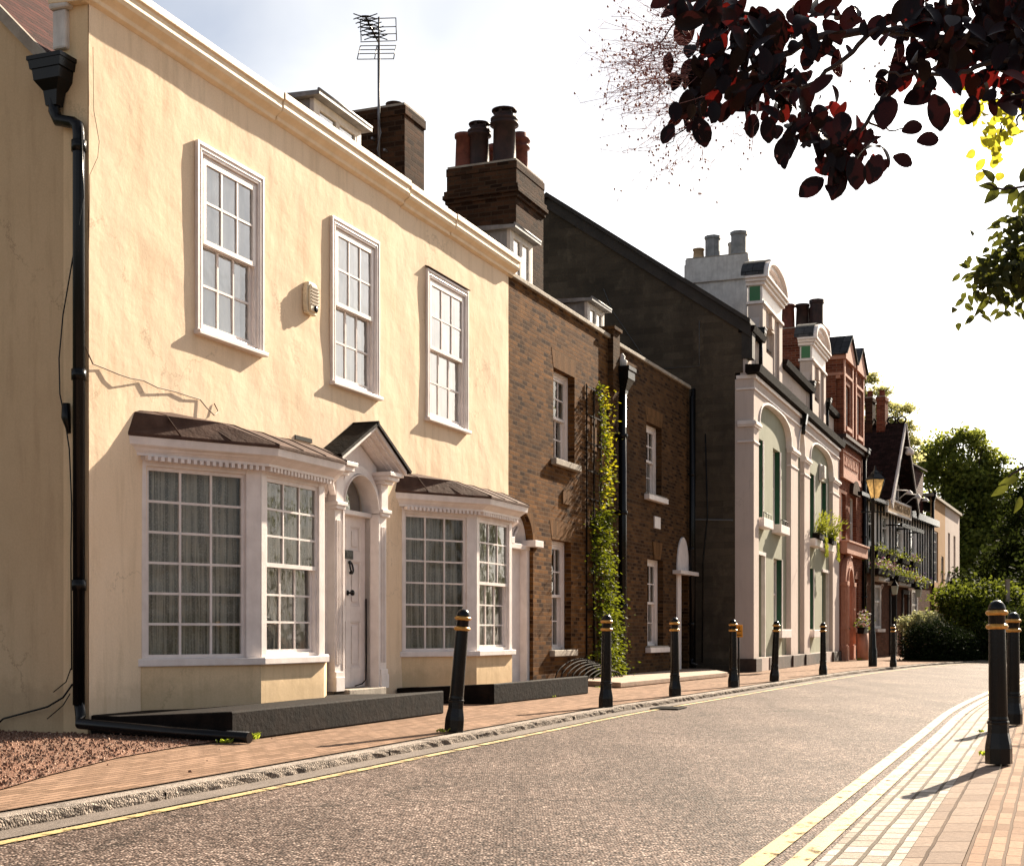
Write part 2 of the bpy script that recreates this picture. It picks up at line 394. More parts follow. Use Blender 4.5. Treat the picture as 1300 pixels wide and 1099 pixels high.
# ------------------------------------------------------------------ wall / window kit
def wall_front(mb, x0, x1, z0, z1, holes, y=0, reveal=.2, mi=0, mr=None, cell=None, disp=None):
    mr = mi if mr is None else mr
    xs = {x0, x1}; zs = {z0, z1}
    for a, b, c, d in holes: xs |= {a, b}; zs |= {c, d}
    def fill(S):
        S = sorted(S)
        if not cell: return S
        o = []
        for a, b in zip(S, S[1:]):
            n = max(1, round((b - a) / cell)); o += [a + (b - a) * i / n for i in range(n)]
        return o + [S[-1]]
    xs = fill(xs); zs = fill(zs); idx = {}; vs = []; fs = []; uvs = []
    def V(i, j):
        if (i, j) not in idx:
            x, z = xs[i], zs[j]; yy = y + (disp(x, z) if disp else 0)
            idx[(i, j)] = len(vs); vs.append((x, yy, z))
        return idx[(i, j)]
    for i in range(len(xs) - 1):
        for j in range(len(zs) - 1):
            cx, cz = (xs[i] + xs[i + 1]) / 2, (zs[j] + zs[j + 1]) / 2
            if any(a < cx < b and c < cz < d for a, b, c, d in holes): continue
            q = (V(i, j), V(i + 1, j), V(i + 1, j + 1), V(i, j + 1)); fs.append(q)
            uvs.append([(vs[k][0], vs[k][2]) for k in q])
    mb.add(vs, fs, mi, bool(cell), uvs)
    e = -.01 if disp else 0
    for a, b, c, d in holes:
        Y0 = y + e; Y1 = y + reveal
        mb.add([(a, Y0, c), (a, Y1, c), (a, Y1, d), (a, Y0, d)], [(0, 1, 2, 3)], mr)
        mb.add([(b, Y0, c), (b, Y1, c), (b, Y1, d), (b, Y0, d)], [(0, 3, 2, 1)], mr)
        mb.add([(a, Y0, d), (b, Y0, d), (b, Y1, d), (a, Y1, d)], [(0, 1, 2, 3)], mr)
        mb.add([(a, Y0, c), (b, Y0, c), (b, Y1, c), (a, Y1, c)], [(0, 3, 2, 1)], mr)

def arch_pts(xa, xb, zs, rise, p=1.0, n=20):
    cx = (xa + xb) / 2; a = (xb - xa) / 2; o = []
    for i in range(n + 1):
        t = math.pi * i / n; c, s = math.cos(t), math.sin(t)
        o.append((cx - a * math.copysign(abs(c) ** p, c), zs + rise * abs(s) ** p))
    return o
def arch_fill(mb, xa, xb, zs, rise, ztop, y, reveal, mi=0, mr=None, p=1.0):
    """spandrels above an arch inside a rectangular hole, plus its soffit"""
    P = arch_pts(xa, xb, zs, rise, p); mr = mi if mr is None else mr
    for (a, za), (b, zb) in zip(P, P[1:]):
        if min(ztop - za, ztop - zb) > 1e-5 or abs(za - zb) > 1e-5:
            mb.add([(a, y, za), (b, y, zb), (b, y, ztop), (a, y, ztop)], [(0, 1, 2, 3)], mi)
        mb.add([(a, y, za), (b, y, zb), (b, y + reveal, zb), (a, y + reveal, za)], [(0, 3, 2, 1)], mr)
def arch_ring(mb, xa, xb, zs, rise, w, y0, y1, mi=0, p=1.0, n=20):
    """moulded ring that follows an arch, w wide outside it"""
    A = arch_pts(xa, xb, zs, rise, p, n); B = arch_pts(xa - w, xb + w, zs, rise + w, p, n)
    for i in range(n):
        (a, za), (b, zb), (c, zc), (d, zd) = A[i], A[i + 1], B[i + 1], B[i]
        mb.add([(a, y0, za), (b, y0, zb), (c, y0, zc), (d, y0, zd), (a, y1, za), (b, y1, zb), (c, y1, zc), (d, y1, zd)],
               [(0, 1, 2, 3), (0, 4, 5, 1), (2, 6, 7, 3)], mi)

def glazing(fr, gl, x0, x1, z0, z1, cols, rows, y, st=.045, bar=.022, th=.04, tilt=.006):
    """one sash: frame + glazing bars into fr, panes into gl"""
    a, b, c, d = x0 + st, x1 - st, z0 + st, z1 - st
    fr.box(x0, a, y, y + th, z0, z1); fr.box(b, x1, y, y + th, z0, z1)
    fr.box(a, b, y + .001, y + th, z0, c); fr.box(a, b, y + .001, y + th, d, z1)
    for i in range(1, cols):
        x = a + (b - a) * i / cols; fr.box(x - bar / 2, x + bar / 2, y + .006, y + th - .006, c, d)
    for j in range(1, rows):
        z = c + (d - c) * j / rows
        for i in range(cols):
            xa = a + (b - a) * i / cols + (bar / 2 if i else 0); xb = a + (b - a) * (i + 1) / cols - (bar / 2 if i < cols - 1 else 0)
            fr.box(xa, xb, y + .007, y + th - .007, z - bar / 2, z + bar / 2)
    for i in range(cols):
        for j in range(rows):
            xa = a + (b - a) * i / cols; xb = a + (b - a) * (i + 1) / cols
            za = c + (d - c) * j / rows; zb = c + (d - c) * (j + 1) / rows
            t1, t2 = rnd.uniform(-tilt, tilt), rnd.uniform(-tilt, tilt); yy = y + th * .5
            w = (xb - xa) / 2; h = (zb - za) / 2
            gl.add([(xa, yy - t1 * w - t2 * h, za), (xb, yy + t1 * w - t2 * h, za), (xb, yy + t1 * w + t2 * h, zb), (xa, yy - t1 * w + t2 * h, zb)], [(0, 1, 2, 3)])

def curtain_mesh(mb, x0, x1, z0, z1, y, folds=14, amp=.02, gather=None):
    n = max(8, folds * 4); ph = rnd.random() * 6
    vs = []; 
    for j in range(9):
        z = z0 + (z1 - z0) * j / 8
        for i in range(n + 1):
            u = i / n
            yy = y + amp * (math.sin(u * folds * 2 * math.pi + ph) + .5 * math.sin(u * folds * 4.7 + ph * 2 + j * .12))
            vs.append((x0 + (x1 - x0) * u, yy, z))
    fs = [(j * (n + 1) + i, j * (n + 1) + i + 1, (j + 1) * (n + 1) + i + 1, (j + 1) * (n + 1) + i) for j in range(8) for i in range(n)]
    mb.add(vs, fs, 0, True)

def sash_window(par, x0, x1, z0, z1, cols=3, rows=(2, 2), arch=.09, proud=.05, recess=.08, sill=.12, mat=WHITE, cover='blind',
                split=.5, glass=None, silld=.11, sillmat=None, name='window', reveal=None, drop=.0):
    """x0..z1 is the outer edge of the frame. window > sash, sash, glass, sill, curtain"""
    w = MB()
    if arch > 0:
        ye = max(.03, -proud + .05)
        w.box(x0, x0 + arch, -proud, ye, z0, z1); w.box(x1 - arch, x1, -proud, ye, z0, z1)
        w.box(x0 + arch, x1 - arch, -proud, ye, z1 - arch, z1)
        if proud > .015:      # raised outer bead and inner step
            e = .02
            w.box(x0 - .010, x0 + e, -proud - .012, -.001, z0, z1 + .012); w.box(x1 - e, x1 + .010, -proud - .012, -.001, z0, z1 + .012)
            w.box(x0 + e, x1 - e, -proud - .012, -.001, z1 - e, z1 + .012)
            w.box(x0 + e * 2.3, x0 + e * 3, -proud - .008, 0, z0, z1 - e * 3); w.box(x1 - e * 3, x1 - e * 2.3, -proud - .008, 0, z0, z1 - e * 3)
            w.box(x0 + e * 2.3, x1 - e * 2.3, -proud - .008, 0, z1 - e * 3, z1 - e * 2.3)
    a, b, c, d = x0 + arch, x1 - arch, z0 + .03, z1 - arch
    L = .035                                        # box lining running back
    w.box(a - .004, a + L, -proud + .022, recess + .13, c, d - .004); w.box(b - L, b + .004, -proud + .022, recess + .13, c, d - .004)
    w.box(a + L, b - L, -proud + .024, recess + .13, d - L, d + .002)
    w.box(a + L, b - L, -proud + .03, recess + .13, z0 - .001, c + .012)
    o = w.build(name, mat, par, bevel=.004)
    zm = c + (d - c) * split
    gl = MB()
    s1 = MB(); glazing(s1, gl, a + L, b - L, zm - .02, d - L, cols, rows[0], recess)
    s2 = MB(); glazing(s2, gl, a + L, b - L, c + .012, zm + .02 + drop, cols, rows[1], recess + .045)
    s1.build('sash', mat, o); s2.build('sash', mat, o)
    gl.build('glass', glass or GLASS, o)
    if sill:
        s = MB(); s.prism_x([(-proud - silld, z0 - sill * .55), (-proud - silld, z0 - .012), (.05, z0), (.05, z0 - sill * .6)], x0 - .03, x1 + .03)
        s.build('sill', sillmat or mat, o, bevel=.005)
    if cover:
        cm = MB()
        if cover == 'blind':
            curtain_mesh(cm, a + L, b - L - .12 * (b - a), c, d, recess + .10, 9, .005)
        elif cover == 'lace':
            curtain_mesh(cm, a + L, b - L, c, d, recess + .17, 12, .015)
        cm.build('curtain', BLIND if cover == 'blind' else LACE, o)
    return o

def offset_poly(P, d):
    """open polyline, outside is -y; returns the polyline pushed outwards by d (ends stay on y=0)"""
    segs = []
    for (a, b) in zip(P, P[1:]):
        t = Vector((b[0] - a[0], b[1] - a[1])).normalized(); n = Vector((t.y, -t.x))
        segs.append((Vector(a) + n * d, t))
    def isect(p, t, q, u):
        den = t.x * u.y - t.y * u.x
        k = ((q.x - p.x) * u.y - (q.y - p.y) * u.x) / den
        return p + t * k
    out = [isect(segs[0][0], segs[0][1], Vector((0, 0)), Vector((1, 0)))]
    for s, t in zip(segs, segs[1:]): out.append(isect(s[0], s[1], t[0], t[1]))
    out.append(isect(segs[-1][0], segs[-1][1], Vector((0, 0)), Vector((1, 0))))
    out[0].x = P[0][0] - d * .8; out[-1].x = P[-1][0] + d * .6
    return [tuple(v) for v in out]

def bay_window(par, P, zsill, ztop, zcor, zroof, base_mat, z0=0, rows=6, side_cols=3):
    fr = MB(); W_ = .075
    base = MB(); base.prism_z(P + [(P[-1][0], .1), (P[0][0], .1)], z0, zsill - .07)
    T = []
    for a, b in zip(P, P[1:]):
        ang = math.atan2(b[1] - a[1], b[0] - a[0])
        T.append((Matrix.Translation((a[0], a[1], 0)) @ Matrix.Rotation(ang, 4, 'Z'), math.hypot(b[0] - a[0], b[1] - a[1])))
    sashes = []; gls = []; cus = []
    for k, (M, L) in enumerate(T):
        gl = MB(); cu = MB(); gls.append(gl); cus.append(cu)
        fr.T = M; gl.T = M; cu.T = M
        lw = .1 if k == 1 else .05; rw = .1 if k == 1 else .16
        if k == 2: lw, rw = .16, .05
        fr.box(.004, lw, .0, .12, zsill, ztop); fr.box(L - rw, L - .004, .0, .12, zsill, ztop)
        fr.box(lw, L - rw, .004, .12, ztop - .05, ztop)
        s = MB(); s.T = M
        if k == 1:
            zm = (zsill + ztop) / 2
            glazing(s, gl, lw, L - rw, zm - .02, ztop - .05, 3, 3, .02, st=.04, bar=.02)
            s2 = MB(); s2.T = M
            glazing(s2, gl, lw + .03, L - rw - .03, zsill + .03, zm + .02, 3, 3, .065, st=.04, bar=.02)
            fr.box(lw, lw + .03, .03, .12, zsill, zm); fr.box(L - rw - .03, L - rw, .03, .12, zsill, zm)
            fr.box(lw + .03, L - rw - .03, .03, .12, zsill, zsill + .035)
            sashes.append(s2)
        else:
            glazing(s, gl, lw, L - rw, zsill, ztop - .05, side_cols, rows, .03, st=.035, bar=.022)
        sashes.append(s)
        curtain_mesh(cu, .02, L - .02, zsill, ztop - .05, .19, 11, .03)
    o = fr.build('bay_window', WHITE, par, bevel=.004)
    base.build('bay_base', base_mat, o)
    for s in sashes: s.build('sash', WHITE, o)
    for q in gls: q.build('glass', GLASS, o)
    for q in cus: q.build('net_curtain', LACE, o)
    si = MB(); Q = offset_poly(P, .055); si.prism_z(Q + [(Q[-1][0], .05), (Q[0][0], .05)], zsill - .07, zsill - .001)
    si.build('sill', WHITE, o, bevel=.008)
    c = MB()
    prof = [(.02, ztop - .002), (.035, ztop + .03), (.10, ztop + .03), (.10, ztop + .055), (.12, ztop + .07), (.16, ztop + .10), (.21, ztop + .12), (.22, zcor)]
    rings = [offset_poly(P, d) for d, z in prof]
    for i in range(len(prof) - 1):
        for k in range(len(P) - 1):
            A, B = rings[i], rings[i + 1]; za, zb = prof[i][1], prof[i + 1][1]
            c.add([(*A[k], za), (*A[k + 1], za), (*B[k + 1], zb), (*B[k], zb)], [(0, 1, 2, 3)])
    Q = rings[-1]; c.add([(*q, zcor - .002) for q in Q], [tuple(range(len(Q)))])
    Q = rings[0]; c.add([(*q, prof[0][1]) for q in Q], [tuple(range(len(Q)))])
    for k, (M, L) in enumerate(T):                 # dentils
        c.T = M; n = int(L / .062)
        for i in range(n):
            x = (i + .5) * L / n; c.box(x - .017, x + .017, -.095, -.034, ztop - .012, ztop + .029)
    c.build('cornice', WHITE, o)
    rf = MB(); E = offset_poly(P, .235); n = len(P); ins = [(P[0][0] - .02, 0), (P[0][0] + .45, 0), (P[-1][0] - .45, 0), (P[-1][0] + .02, 0)]
    def topz(i): return zroof
    H = .028
    low = [(*q, zcor + .002) for q in E]; lowt = [(*q, zcor + H) for q in E]
    mid = [(q[0] * .45 + (P[0][0] if i < 2 else P[-1][0]) * 0 + t[0] * .55, q[1] * .45, zcor + H + (zroof - zcor - H) * .72) for i, (q, t) in enumerate(zip(E, ins))]
    top = [(t[0], .0, zroof - (.05 if i in (0, 3) else 0)) for i, t in enumerate(ins)]
    rf.add(low, [(3, 2, 1, 0)])
    for k in range(3):
        rf.add([low[k], low[k + 1], lowt[k + 1], lowt[k]], [(0, 1, 2, 3)])
        rf.add([lowt[k], lowt[k + 1], mid[k + 1], mid[k]], [(0, 1, 2, 3)])
        rf.add([mid[k], mid[k + 1], top[k + 1], top[k]], [(0, 1, 2, 3)])
        m = max(2, int((Vector(lowt[k + 1]) - Vector(lowt[k])).length / .42))
        for i in range(m + 1):
            u = i / m
            if (k == 0 and i == 0) or (k == 2 and i == m): continue
            a = Vector(lowt[k]).lerp(Vector(lowt[k + 1]), u); b = Vector(mid[k]).lerp(Vector(mid[k + 1]), u); t = Vector(top[k]).lerp(Vector(top[k + 1]), u)
            j = rnd.uniform(-.02, .02); b.x = a.x + (b.x - a.x) * .3; t.x = a.x + (t.x - a.x) * .3
            rf.tube([a + Vector((0, 0, .004)), b + Vector((0, 0, .004)), t + Vector((0, .01, 0))], .007, 5)
    for e in (0, 3):                               # end cheeks against the wall
        rf.add([lowt[e], mid[e], top[e], (E[e][0], .0, zcor)], [(0, 1, 2, 3)])
    rf.build('bay_roof', BROWNLEAD, o)
    return o

def chimney(par, x0, x1, y0, y1, z0, z1, mat, pots, name='chimney', band=None, corb=True, potz=None, flaunch=True):
    c = MB(); c.box(x0, x1, y0, y1, z0, z1 - .14)
    c.box(x0 - .02, x1 + .02, y0 - .02, y1 + .02, z1 - .14, z1 - .002)
    if corb:
        z = z1 - .62
        for e, h in ((.035, .075), (.07, .075), (.05, .075)):
            c.box(x0 - e, x1 + e, y0 - e, y1 + e, z, z + h - .002); z += h
        c.box(x0 - .012, x1 + .012, y0 - .012, y1 + .012, z, z1 - .142)
    o = c.build(name, [mat], par, bevel=.01)
    if flaunch:
        f = MB(); f.prism_z([(x0, y0), (x1, y0), (x1, y1), (x0, y1)], z1 - .001, z1 + .035); f.build('flaunching', STONE, o)
    for (px, py, r, h, m, kind) in pots:
        p = MB(); Z = z1 + .02
        if kind == 'plain':
            p.lathe((px, py, Z), [(r * 1.05, 0), (r * .93, h * .9), (r * 1.1, h * .9), (r * 1.1, h), (r * .8, h), (r * .8, h - .12)], 18)
        elif kind == 'roll':
            p.lathe((px, py, Z), [(r * 1.1, 0), (r, h * .1), (r * .92, h * .6), (r * 1.2, h * .63), (r * 1.2, h * .68), (r, h * .7), (r, h * .76), (r * 1.25, h * .8), (r * 1.25, h * .86), (r * .95, h * .89), (r * .9, h), (r * .7, h), (r * .7, h * .9)], 18)
        elif kind == 'cowl':
            p.lathe((px, py, Z), [(r * 1.15, 0), (r, h * .1), (r * .95, h * .68), (r * 1.25, h * .7), (r * 1.25, h * .74), (r, h * .75), (r * 1.2, h * .78), (r * 1.2, h * .82), (r * .9, h * .83), (r * .9, h * .9)], 18)
            for k in range(6):
                a = k * math.pi / 3; p.box(px + r * .85 * math.cos(a) - .02, px + r * .85 * math.cos(a) + .02, py + r * .85 * math.sin(a) - .02, py + r * .85 * math.sin(a) + .02, Z + h * .89, Z + h * .96)
            p.lathe((px, py, Z), [(r * 1.1, h * .95), (r * 1.1, h * .97), (r * .6, h), (.01, h * 1.03)], 18)
        elif kind == 'square':
            p.lathe((px, py, Z), [(r * 1.1, 0), (r * 1.1, h * .12), (r, h * .15), (r, h * .85), (r * 1.12, h * .88), (r * 1.12, h), (r * .85, h), (r * .85, h * .85)], 8, smooth=False, rot=math.pi / 8)
        p.build('chimney_pot', m, o)
    return o

def dormer(par, x0, x1, y0, depth, zb, zt, cols=2, mat=WHITEOLD, cheek=LEAD, name='dormer'):
    d = MB(); d.box(x0, x1, y0 + .06, y0 + depth, zb, zt)
    o = d.build(name, cheek, par)
    r = MB(); r.prism_x([(y0 - .12, zt + .001), (y0 - .12, zt + .05), (y0 + depth + .02, zt + .11), (y0 + depth + .02, zt + .001)], x0 - .09, x1 + .09)
    r.tube([(x0 - .09, y0 - .11, zt + .06), (x1 + .09, y0 - .11, zt + .06)], .02, 6)
    r.build('dormer_roof', LEAD, o)
    f = MB()
    f.box(x0 - .01, x0 + .1, y0, y0 + .058, zb, zt - .001); f.box(x1 - .1, x1 + .01, y0, y0 + .058, zb, zt - .001)
    f.box(x0 + .1, x1 - .1, y0, y0 + .058, zt - .1, zt - .001); f.box(x0 + .1, x1 - .1, y0 - .02, y0 + .058, zb, zb + .1)
    g = MB(); n = cols
    for i in range(n):
        a = x0 + .1 + (x1 - x0 - .2) * i / n; b = x0 + .1 + (x1 - x0 - .2) * (i + 1) / n
        f.box(a, a + .045, y0 + .004, y0 + .055, zb + .1, zt - .1); f.box(b - .045, b, y0 + .004, y0 + .055, zb + .1, zt - .1)
        g.box(a + .045, b - .045, y0 + .03, y0 + .04, zb + .1, zt - .1)
    f.build('window_frame', mat, o, bevel=.003)
    g.build('glass', GLASSUP, o)
    bl = MB(); bl.box(x0 + .11, x1 - .11, y0 + .046, y0 + .054, zb + .11, zt - .11); bl.build('curtain', BLIND, o)
    return o

def downpipe(par, x, y, ztop, r=.05, zbot=.1, hopper=True, collars=(1, 2.6, 4.2), mat=BLACK, name='downpipe', offs=0, hs=1.0):
    p = MB()
    if offs:
        p.tube([(x + offs, y, ztop), (x + offs, y, ztop - .12), (x, y, ztop - .3), (x, y, zbot)], r, 10)
    else: p.tube([(x, y, ztop), (x, y, zbot)], r, 10)
    for z in collars:
        if z < ztop - .3: p.tube([(x, y, z), (x, y, z + .07)], r * 1.3, 10); p.box(x - r * 2, x + r * 2, y + r * .3, y + r * 1.3, z + .015, z + .055)
    p.tube([(x, y, zbot + .1), (x, y, zbot), (x, y - .12, zbot - .06)], r * 1.05, 10)
    o = p.build(name, mat, par)
    if hopper:
        h = MB(); X = x + offs
        h.lathe((X, y - .02, ztop - .02), [(r, 0), (r * 1.2, .05 * hs), (r * 2.6, .18 * hs), (r * 2.9, .2 * hs), (r * 2.9, .3 * hs), (r * 3.3, .32 * hs), (r * 3.3, .37 * hs), (r * 2.8, .37 * hs)], 4, smooth=False, rot=math.pi / 4, sx=1.25)
        h.build('rainwater_head', mat, o)
    return o

# ------------------------------------------------------------------ CREAM HOUSE
TH = 21.5
_nn = 7.51; _s0 = 9.42; _t = R(TH)
CO = (_s0 * math.sin(_t) - _nn * math.cos(_t), _s0 * math.cos(_t) + _nn * math.sin(_t))
H1 = House('cream_house', CO, TH, 'cream rendered two storey house with two white bay windows and a pedimented door', 'house')
E1 = H1.e
def wob(x, z):
    a = noise.noise(Vector((x * .9, 3.1, z * 1.3))) * .010 + noise.noise(Vector((x * 3.1, 7, z * 2.6))) * .0038
    a += noise.noise(Vector((x * 9, 1.7, z * 7))) * .0016
    k = min(1, max(0, x / .3), max(0, (9.5 - x) / .3)) if 0 <= x <= 9.5 else 0
    return a * (.35 + .65 * k)
WX1 = 9.5
wins = [(1.53, 2.68, 3.70, 5.46), (4.12, 5.26, 3.66, 5.48), (6.62, 7.93, 3.62, 5.51)]
doorx = (4.22, 5.09)
holes = [(a + .05, b - .05, c, d - .05) for a, b, c, d in wins]
holes += [(.80, 3.97, .5, 2.36), (6.02, 9.22, .5, 2.36), (doorx[0] + .02, doorx[1] - .02, .2, 2.68)]
wl = MB()
wall_front(wl, 0, WX1, 0, 6.14, holes, 0, .25, 0, cell=.07, disp=wob)
w2 = MB()
w2.box(.004, WX1, 6.8, 7.0, 0, 5.7)
w2.prism_x([(.3, 0), (.3, 5.58), (.43, 5.71), (3.4, 8.62), (6.98, 5.2), (6.98, 0)], WX1 - .25, WX1)
w2.box(.01, WX1 - .01, .26, 6.79, -.02, .0)
wl.build('front_wall', CREAM, E1)
# gable side wall facing the camera
sd = MB()
ys = [0.012, .2, .43]; 
sd.add([(.02, .25, -.02), (.02, 7, -.02), (.02, 7, 5.0), (.02, 3.4, 8.62), (.02, .43, 5.68), (.02, .25, 5.6)], [tuple(range(6))])
sd.build('side_wall', CREAMSHADE, E1)
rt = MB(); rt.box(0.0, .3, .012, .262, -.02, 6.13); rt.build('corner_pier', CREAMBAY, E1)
w2.build('rear_wall', CREAMSHADE, E1)
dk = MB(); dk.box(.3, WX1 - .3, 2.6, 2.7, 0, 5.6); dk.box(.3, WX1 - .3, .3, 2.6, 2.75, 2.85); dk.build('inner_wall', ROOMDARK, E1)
pp = MB(); pp.box(.301, WX1, .27, .32, 5.5, 6.13); pp.build('parapet_back', CREAMSHADE, E1)
# coping / cornice at the parapet, in lengths
cp = MB(); x = -.08; joints = [2.9, 5.9, 7.3, WX1 + .12]
prof = [(-.0, 6.10), (-.045, 6.12), (-.05, 6.155), (-.075, 6.175), (-.115, 6.20), (-.13, 6.235), (-.13, 6.30), (-.15, 6.315), (-.15, 6.385), (.16, 6.43), (.36, 6.40), (.36, 6.13)]
for k, j in enumerate(joints):
    dz = (0, .012, -.004, .006)[k]
    cp.prism_x([(a - (.006 if k % 2 else 0), b + dz) for a, b in prof], x, j - .012); x = j
cp.build('parapet_cornice', CREAMTRIM, E1, bevel=.006)
# roof
rf = MB()
def slope(mb, x0, x1, ya, za, yb, zb, mi=0):
    L = math.hypot(yb - ya, zb - za)
    mb.add([(x0, ya, za), (x1, ya, za), (x1, yb, zb), (x0, yb, zb)], [(0, 1, 2, 3)], mi, uvs=[[(x0, 0), (x1, 0), (x1, L), (x0, L)]])
slope(rf, -.02, WX1, .40, 5.72, 3.4, 8.68); slope(rf, -.02, WX1, 7.1, 5.1, 3.4, 8.68)
rf.box(0, WX1, .27, .4, 5.55, 5.7)
ro = rf.build('roof', PEGTILE, E1)
vg = MB(); vg.bar((-.01, .36, 5.62), (-.01, 3.4, 8.62), .05, .09); vg.build('verge', STONE, ro)
rg = MB(); rg.tube([(0, 3.4, 8.69), (WX1, 3.4, 8.69)], .09, 8); rg.build('ridge_tiles', PEGTILE, ro)
# mouldings at the top of the corner pier (stepped lump beside the tiles)
lp = MB(); lp.box(-.05, .02, .2, .34, 5.75, 6.08); lp.box(-.075, .02, .16, .36, 6.08, 6.2); lp.build('parapet_return', WHITEOLD, E1, bevel=.02)
# dormer and chimney on the roof
dormer(ro, H1.X(399, .8), H1.X(458, .8), .8, 1.25, 6.0, H1.Z(399, 124, .8))
chimney(ro, H1.X(513.5, 1.3), 9.36, 1.3, 2.28, 6.2, H1.Z(513.5, 133, 1.3), BRICKSOOT,
        [(8.95, 1.6, .12, .13, POTDARK, 'plain')], corb=False)
pu = MB(); pu.prism_x([(.5, 5.9), (.5, 6.15), (3.3, 8.9), (3.3, 8.4)], 9.38, 9.6); pu.build('party_parapet', BRICKSOOT, ro)
for a, b, c, d in wins:
    sash_window(E1, a, b, c, d, cover='blind', glass=GLASSUP, recess=-.012, drop=0, proud=.026, silld=.05, sill=.09, arch=.085)
# dripping flashing over the third window
fl = MB(); fl.prism_x([(-.055, 5.53), (-.058, 5.54), (.0, 5.56), (.0, 5.545)], 6.60, 7.95); fl.build('flashing', BROWNLEAD, E1)
BP1 = [(.71, 0), (1.80, -.55), (3.00, -.55), (4.05, 0)]
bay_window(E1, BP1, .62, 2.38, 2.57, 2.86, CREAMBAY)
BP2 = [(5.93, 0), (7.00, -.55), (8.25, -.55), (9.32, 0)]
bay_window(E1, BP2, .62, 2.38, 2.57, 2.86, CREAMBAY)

# door with fanlight, pilasters and open pediment
D0, D1 = doorx; dc = (D0 + D1) / 2
dr = MB(); y = .06
dr.box(D0 + .02, D1 - .02, y + .02, y + .05, .22, 2.2)
def rect_frame(mb, a, b, c, d, w, y0, y1):
    mb.box(a, a + w, y0, y1, c, d); mb.box(b - w, b, y0, y1, c, d); mb.box(a + w, b - w, y0, y1, c, c + w); mb.box(a + w, b - w, y0, y1, d - w, d)
cols = [(D0 + .02, D0 + .14), (dc - .055, dc + .055), (D1 - .14, D1 - .02)]
rowz = [(.22, .44), (.98, 1.16), (1.68, 1.80), (2.08, 2.2)]
for a, b in cols: dr.box(a, b, y, y + .021, .22, 2.2)
for c, d in rowz:
    dr.box(cols[0][1], cols[1][0], y + .001, y + .021, c, d); dr.box(cols[1][1], cols[2][0], y + .001, y + .021, c, d)
dob = dr.build('door', WHITE, E1, bevel=.003)
for a, b in ((cols[0][1], cols[1][0]), (cols[1][1], cols[2][0])):
    for (c, d) in ((.44, .98), (1.16, 1.68), (1.80, 2.08)):
        q = MB(); rect_frame(q, a, b, c, d, .018, y + .006, y + .02)
        q.box(a + .05, b - .05, y + .008, y + .02, c + .05, d - .05); q.build('door_panel', WHITE, dob, bevel=.006)
k = MB(); k.box(dc - .1, dc + .1, y - .012, y + .001, 1.70, 1.80); k.box(dc - .08, dc + .08, y - .018, y - .012, 1.72, 1.775); k.build('letter_plate', BLACK, dob, bevel=.003)
k = MB(); k.tube([(dc, y - .01, 1.66), (dc, y - .03, 1.66)], .022, 10)
k.tube([(dc + .035 * math.sin(t), y - .03 - .012 * (1 - math.cos(t)), 1.60 + .06 * math.cos(t)) for t in [i * math.pi / 8 for i in range(17)]], .011, 8)
k.tube([(dc, y - .02, 1.54), (dc, y - .055, 1.54)], .018, 10); k.build('door_knocker', BLACK, dob)
k = MB(); k.lathe((0, 0, 0), [(.03, 0), (.03, .008), (.012, .02), (.012, .04), (.03, .05), (.036, .065), (.03, .08), (.01, .088)], 16)
for i, v in enumerate(k.v): k.v[i] = Vector((dc + v.x - .02, y - v.z, 1.31 + v.y))
k.build('door_knob', BLACK, dob)
k = MB(); k.tube([(D1 - .035, y - .02, 1.25), (D1 - .03, y - .02, .5), (D1 - .06, y - .03, .3), (D1 - .2, y - .06, .26), (D1 - .4, y - .07, .24)], .008, 5); k.build('door_dark_line', BLACKMATT, dob)  # thin black line down the door edge and across its foot
dsur = MB()
# reveals / casing
dsur.box(D0 - .02, D0 + .02, -.12, .2, .2, 2.24); dsur.box(D1 - .02, D1 + .02, -.12, .2, .2, 2.24)
dsur.box(D0 + .02, D1 - .02, -.03, .2, 2.2, 2.25)
for sgn, xe in ((-1, D0 - .02), (1, D1 + .02)):
    xa, xb = (xe - .19, xe) if sgn < 0 else (xe, xe + .19)
    dsur.box(xa + .02, xb - .01, -.11, 0, .26, 2.22)                  # pilaster shaft
    for f in (.055, .095, .135): dsur.box(xa + f - .008, xa + f + .008, -.122, -.109, .5, 2.1)
    dsur.box(xa, xb + .004, -.14, 0, .2, .36); dsur.box(xa + .01, xb - .004, -.13, 0, .36, .42)
    dsur.box(xa - .01, xb + .01, -.15, 0, 2.22, 2.26); dsur.box(xa - .03, xb + .02, -.17, 0, 2.26, 2.30)
    dsur.box(xa + .015, xb - .005, -.13, 0, 2.30, 2.60)               # entablature block
    dsur.box(xa - .02, xb + .015, -.19, 0, 2.60, 2.64); dsur.box(xa - .05, xb + .03, -.25, 0, 2.64, 2.69); dsur.box(xa - .07, xb + .04, -.29, 0, 2.69, 2.735)
# arch + tympanum
arch_ring(dsur, D0 + .02, D1 - .02, 2.25, .42, .09, -.10, 0, n=24)
arch_ring(dsur, D0 + .02, D1 - .02, 2.25, .40, .012, -.125, .1, n=24)
P = arch_pts(D0 - .06, D1 + .06, 2.30, .46, n=24)
AP = 3.06
def rk(x): return 2.735 + (AP - 2.735) * (1 - abs(x - dc) / .62)
for (a, za), (b, zb) in zip(P, P[1:]):
    dsur.add([(a, -.05, za), (b, -.05, zb), (b, -.05, max(zb, rk(b) if abs(b - dc) < .62 else zb)), (a, -.05, max(za, rk(a) if abs(a - dc) < .62 else za))], [(0, 1, 2, 3)])
so = dsur.build('door_surround', WHITE, E1, bevel=.004)
fg = MB()
for i in range(1, 5):
    pass
A = arch_pts(D0 + .02, D1 - .02, 2.25, .42, n=24)
fg.add([(a, .07, b) for a, b in A], [tuple(range(len(A)))]); fg.build('fanlight', FANGLASS, so)
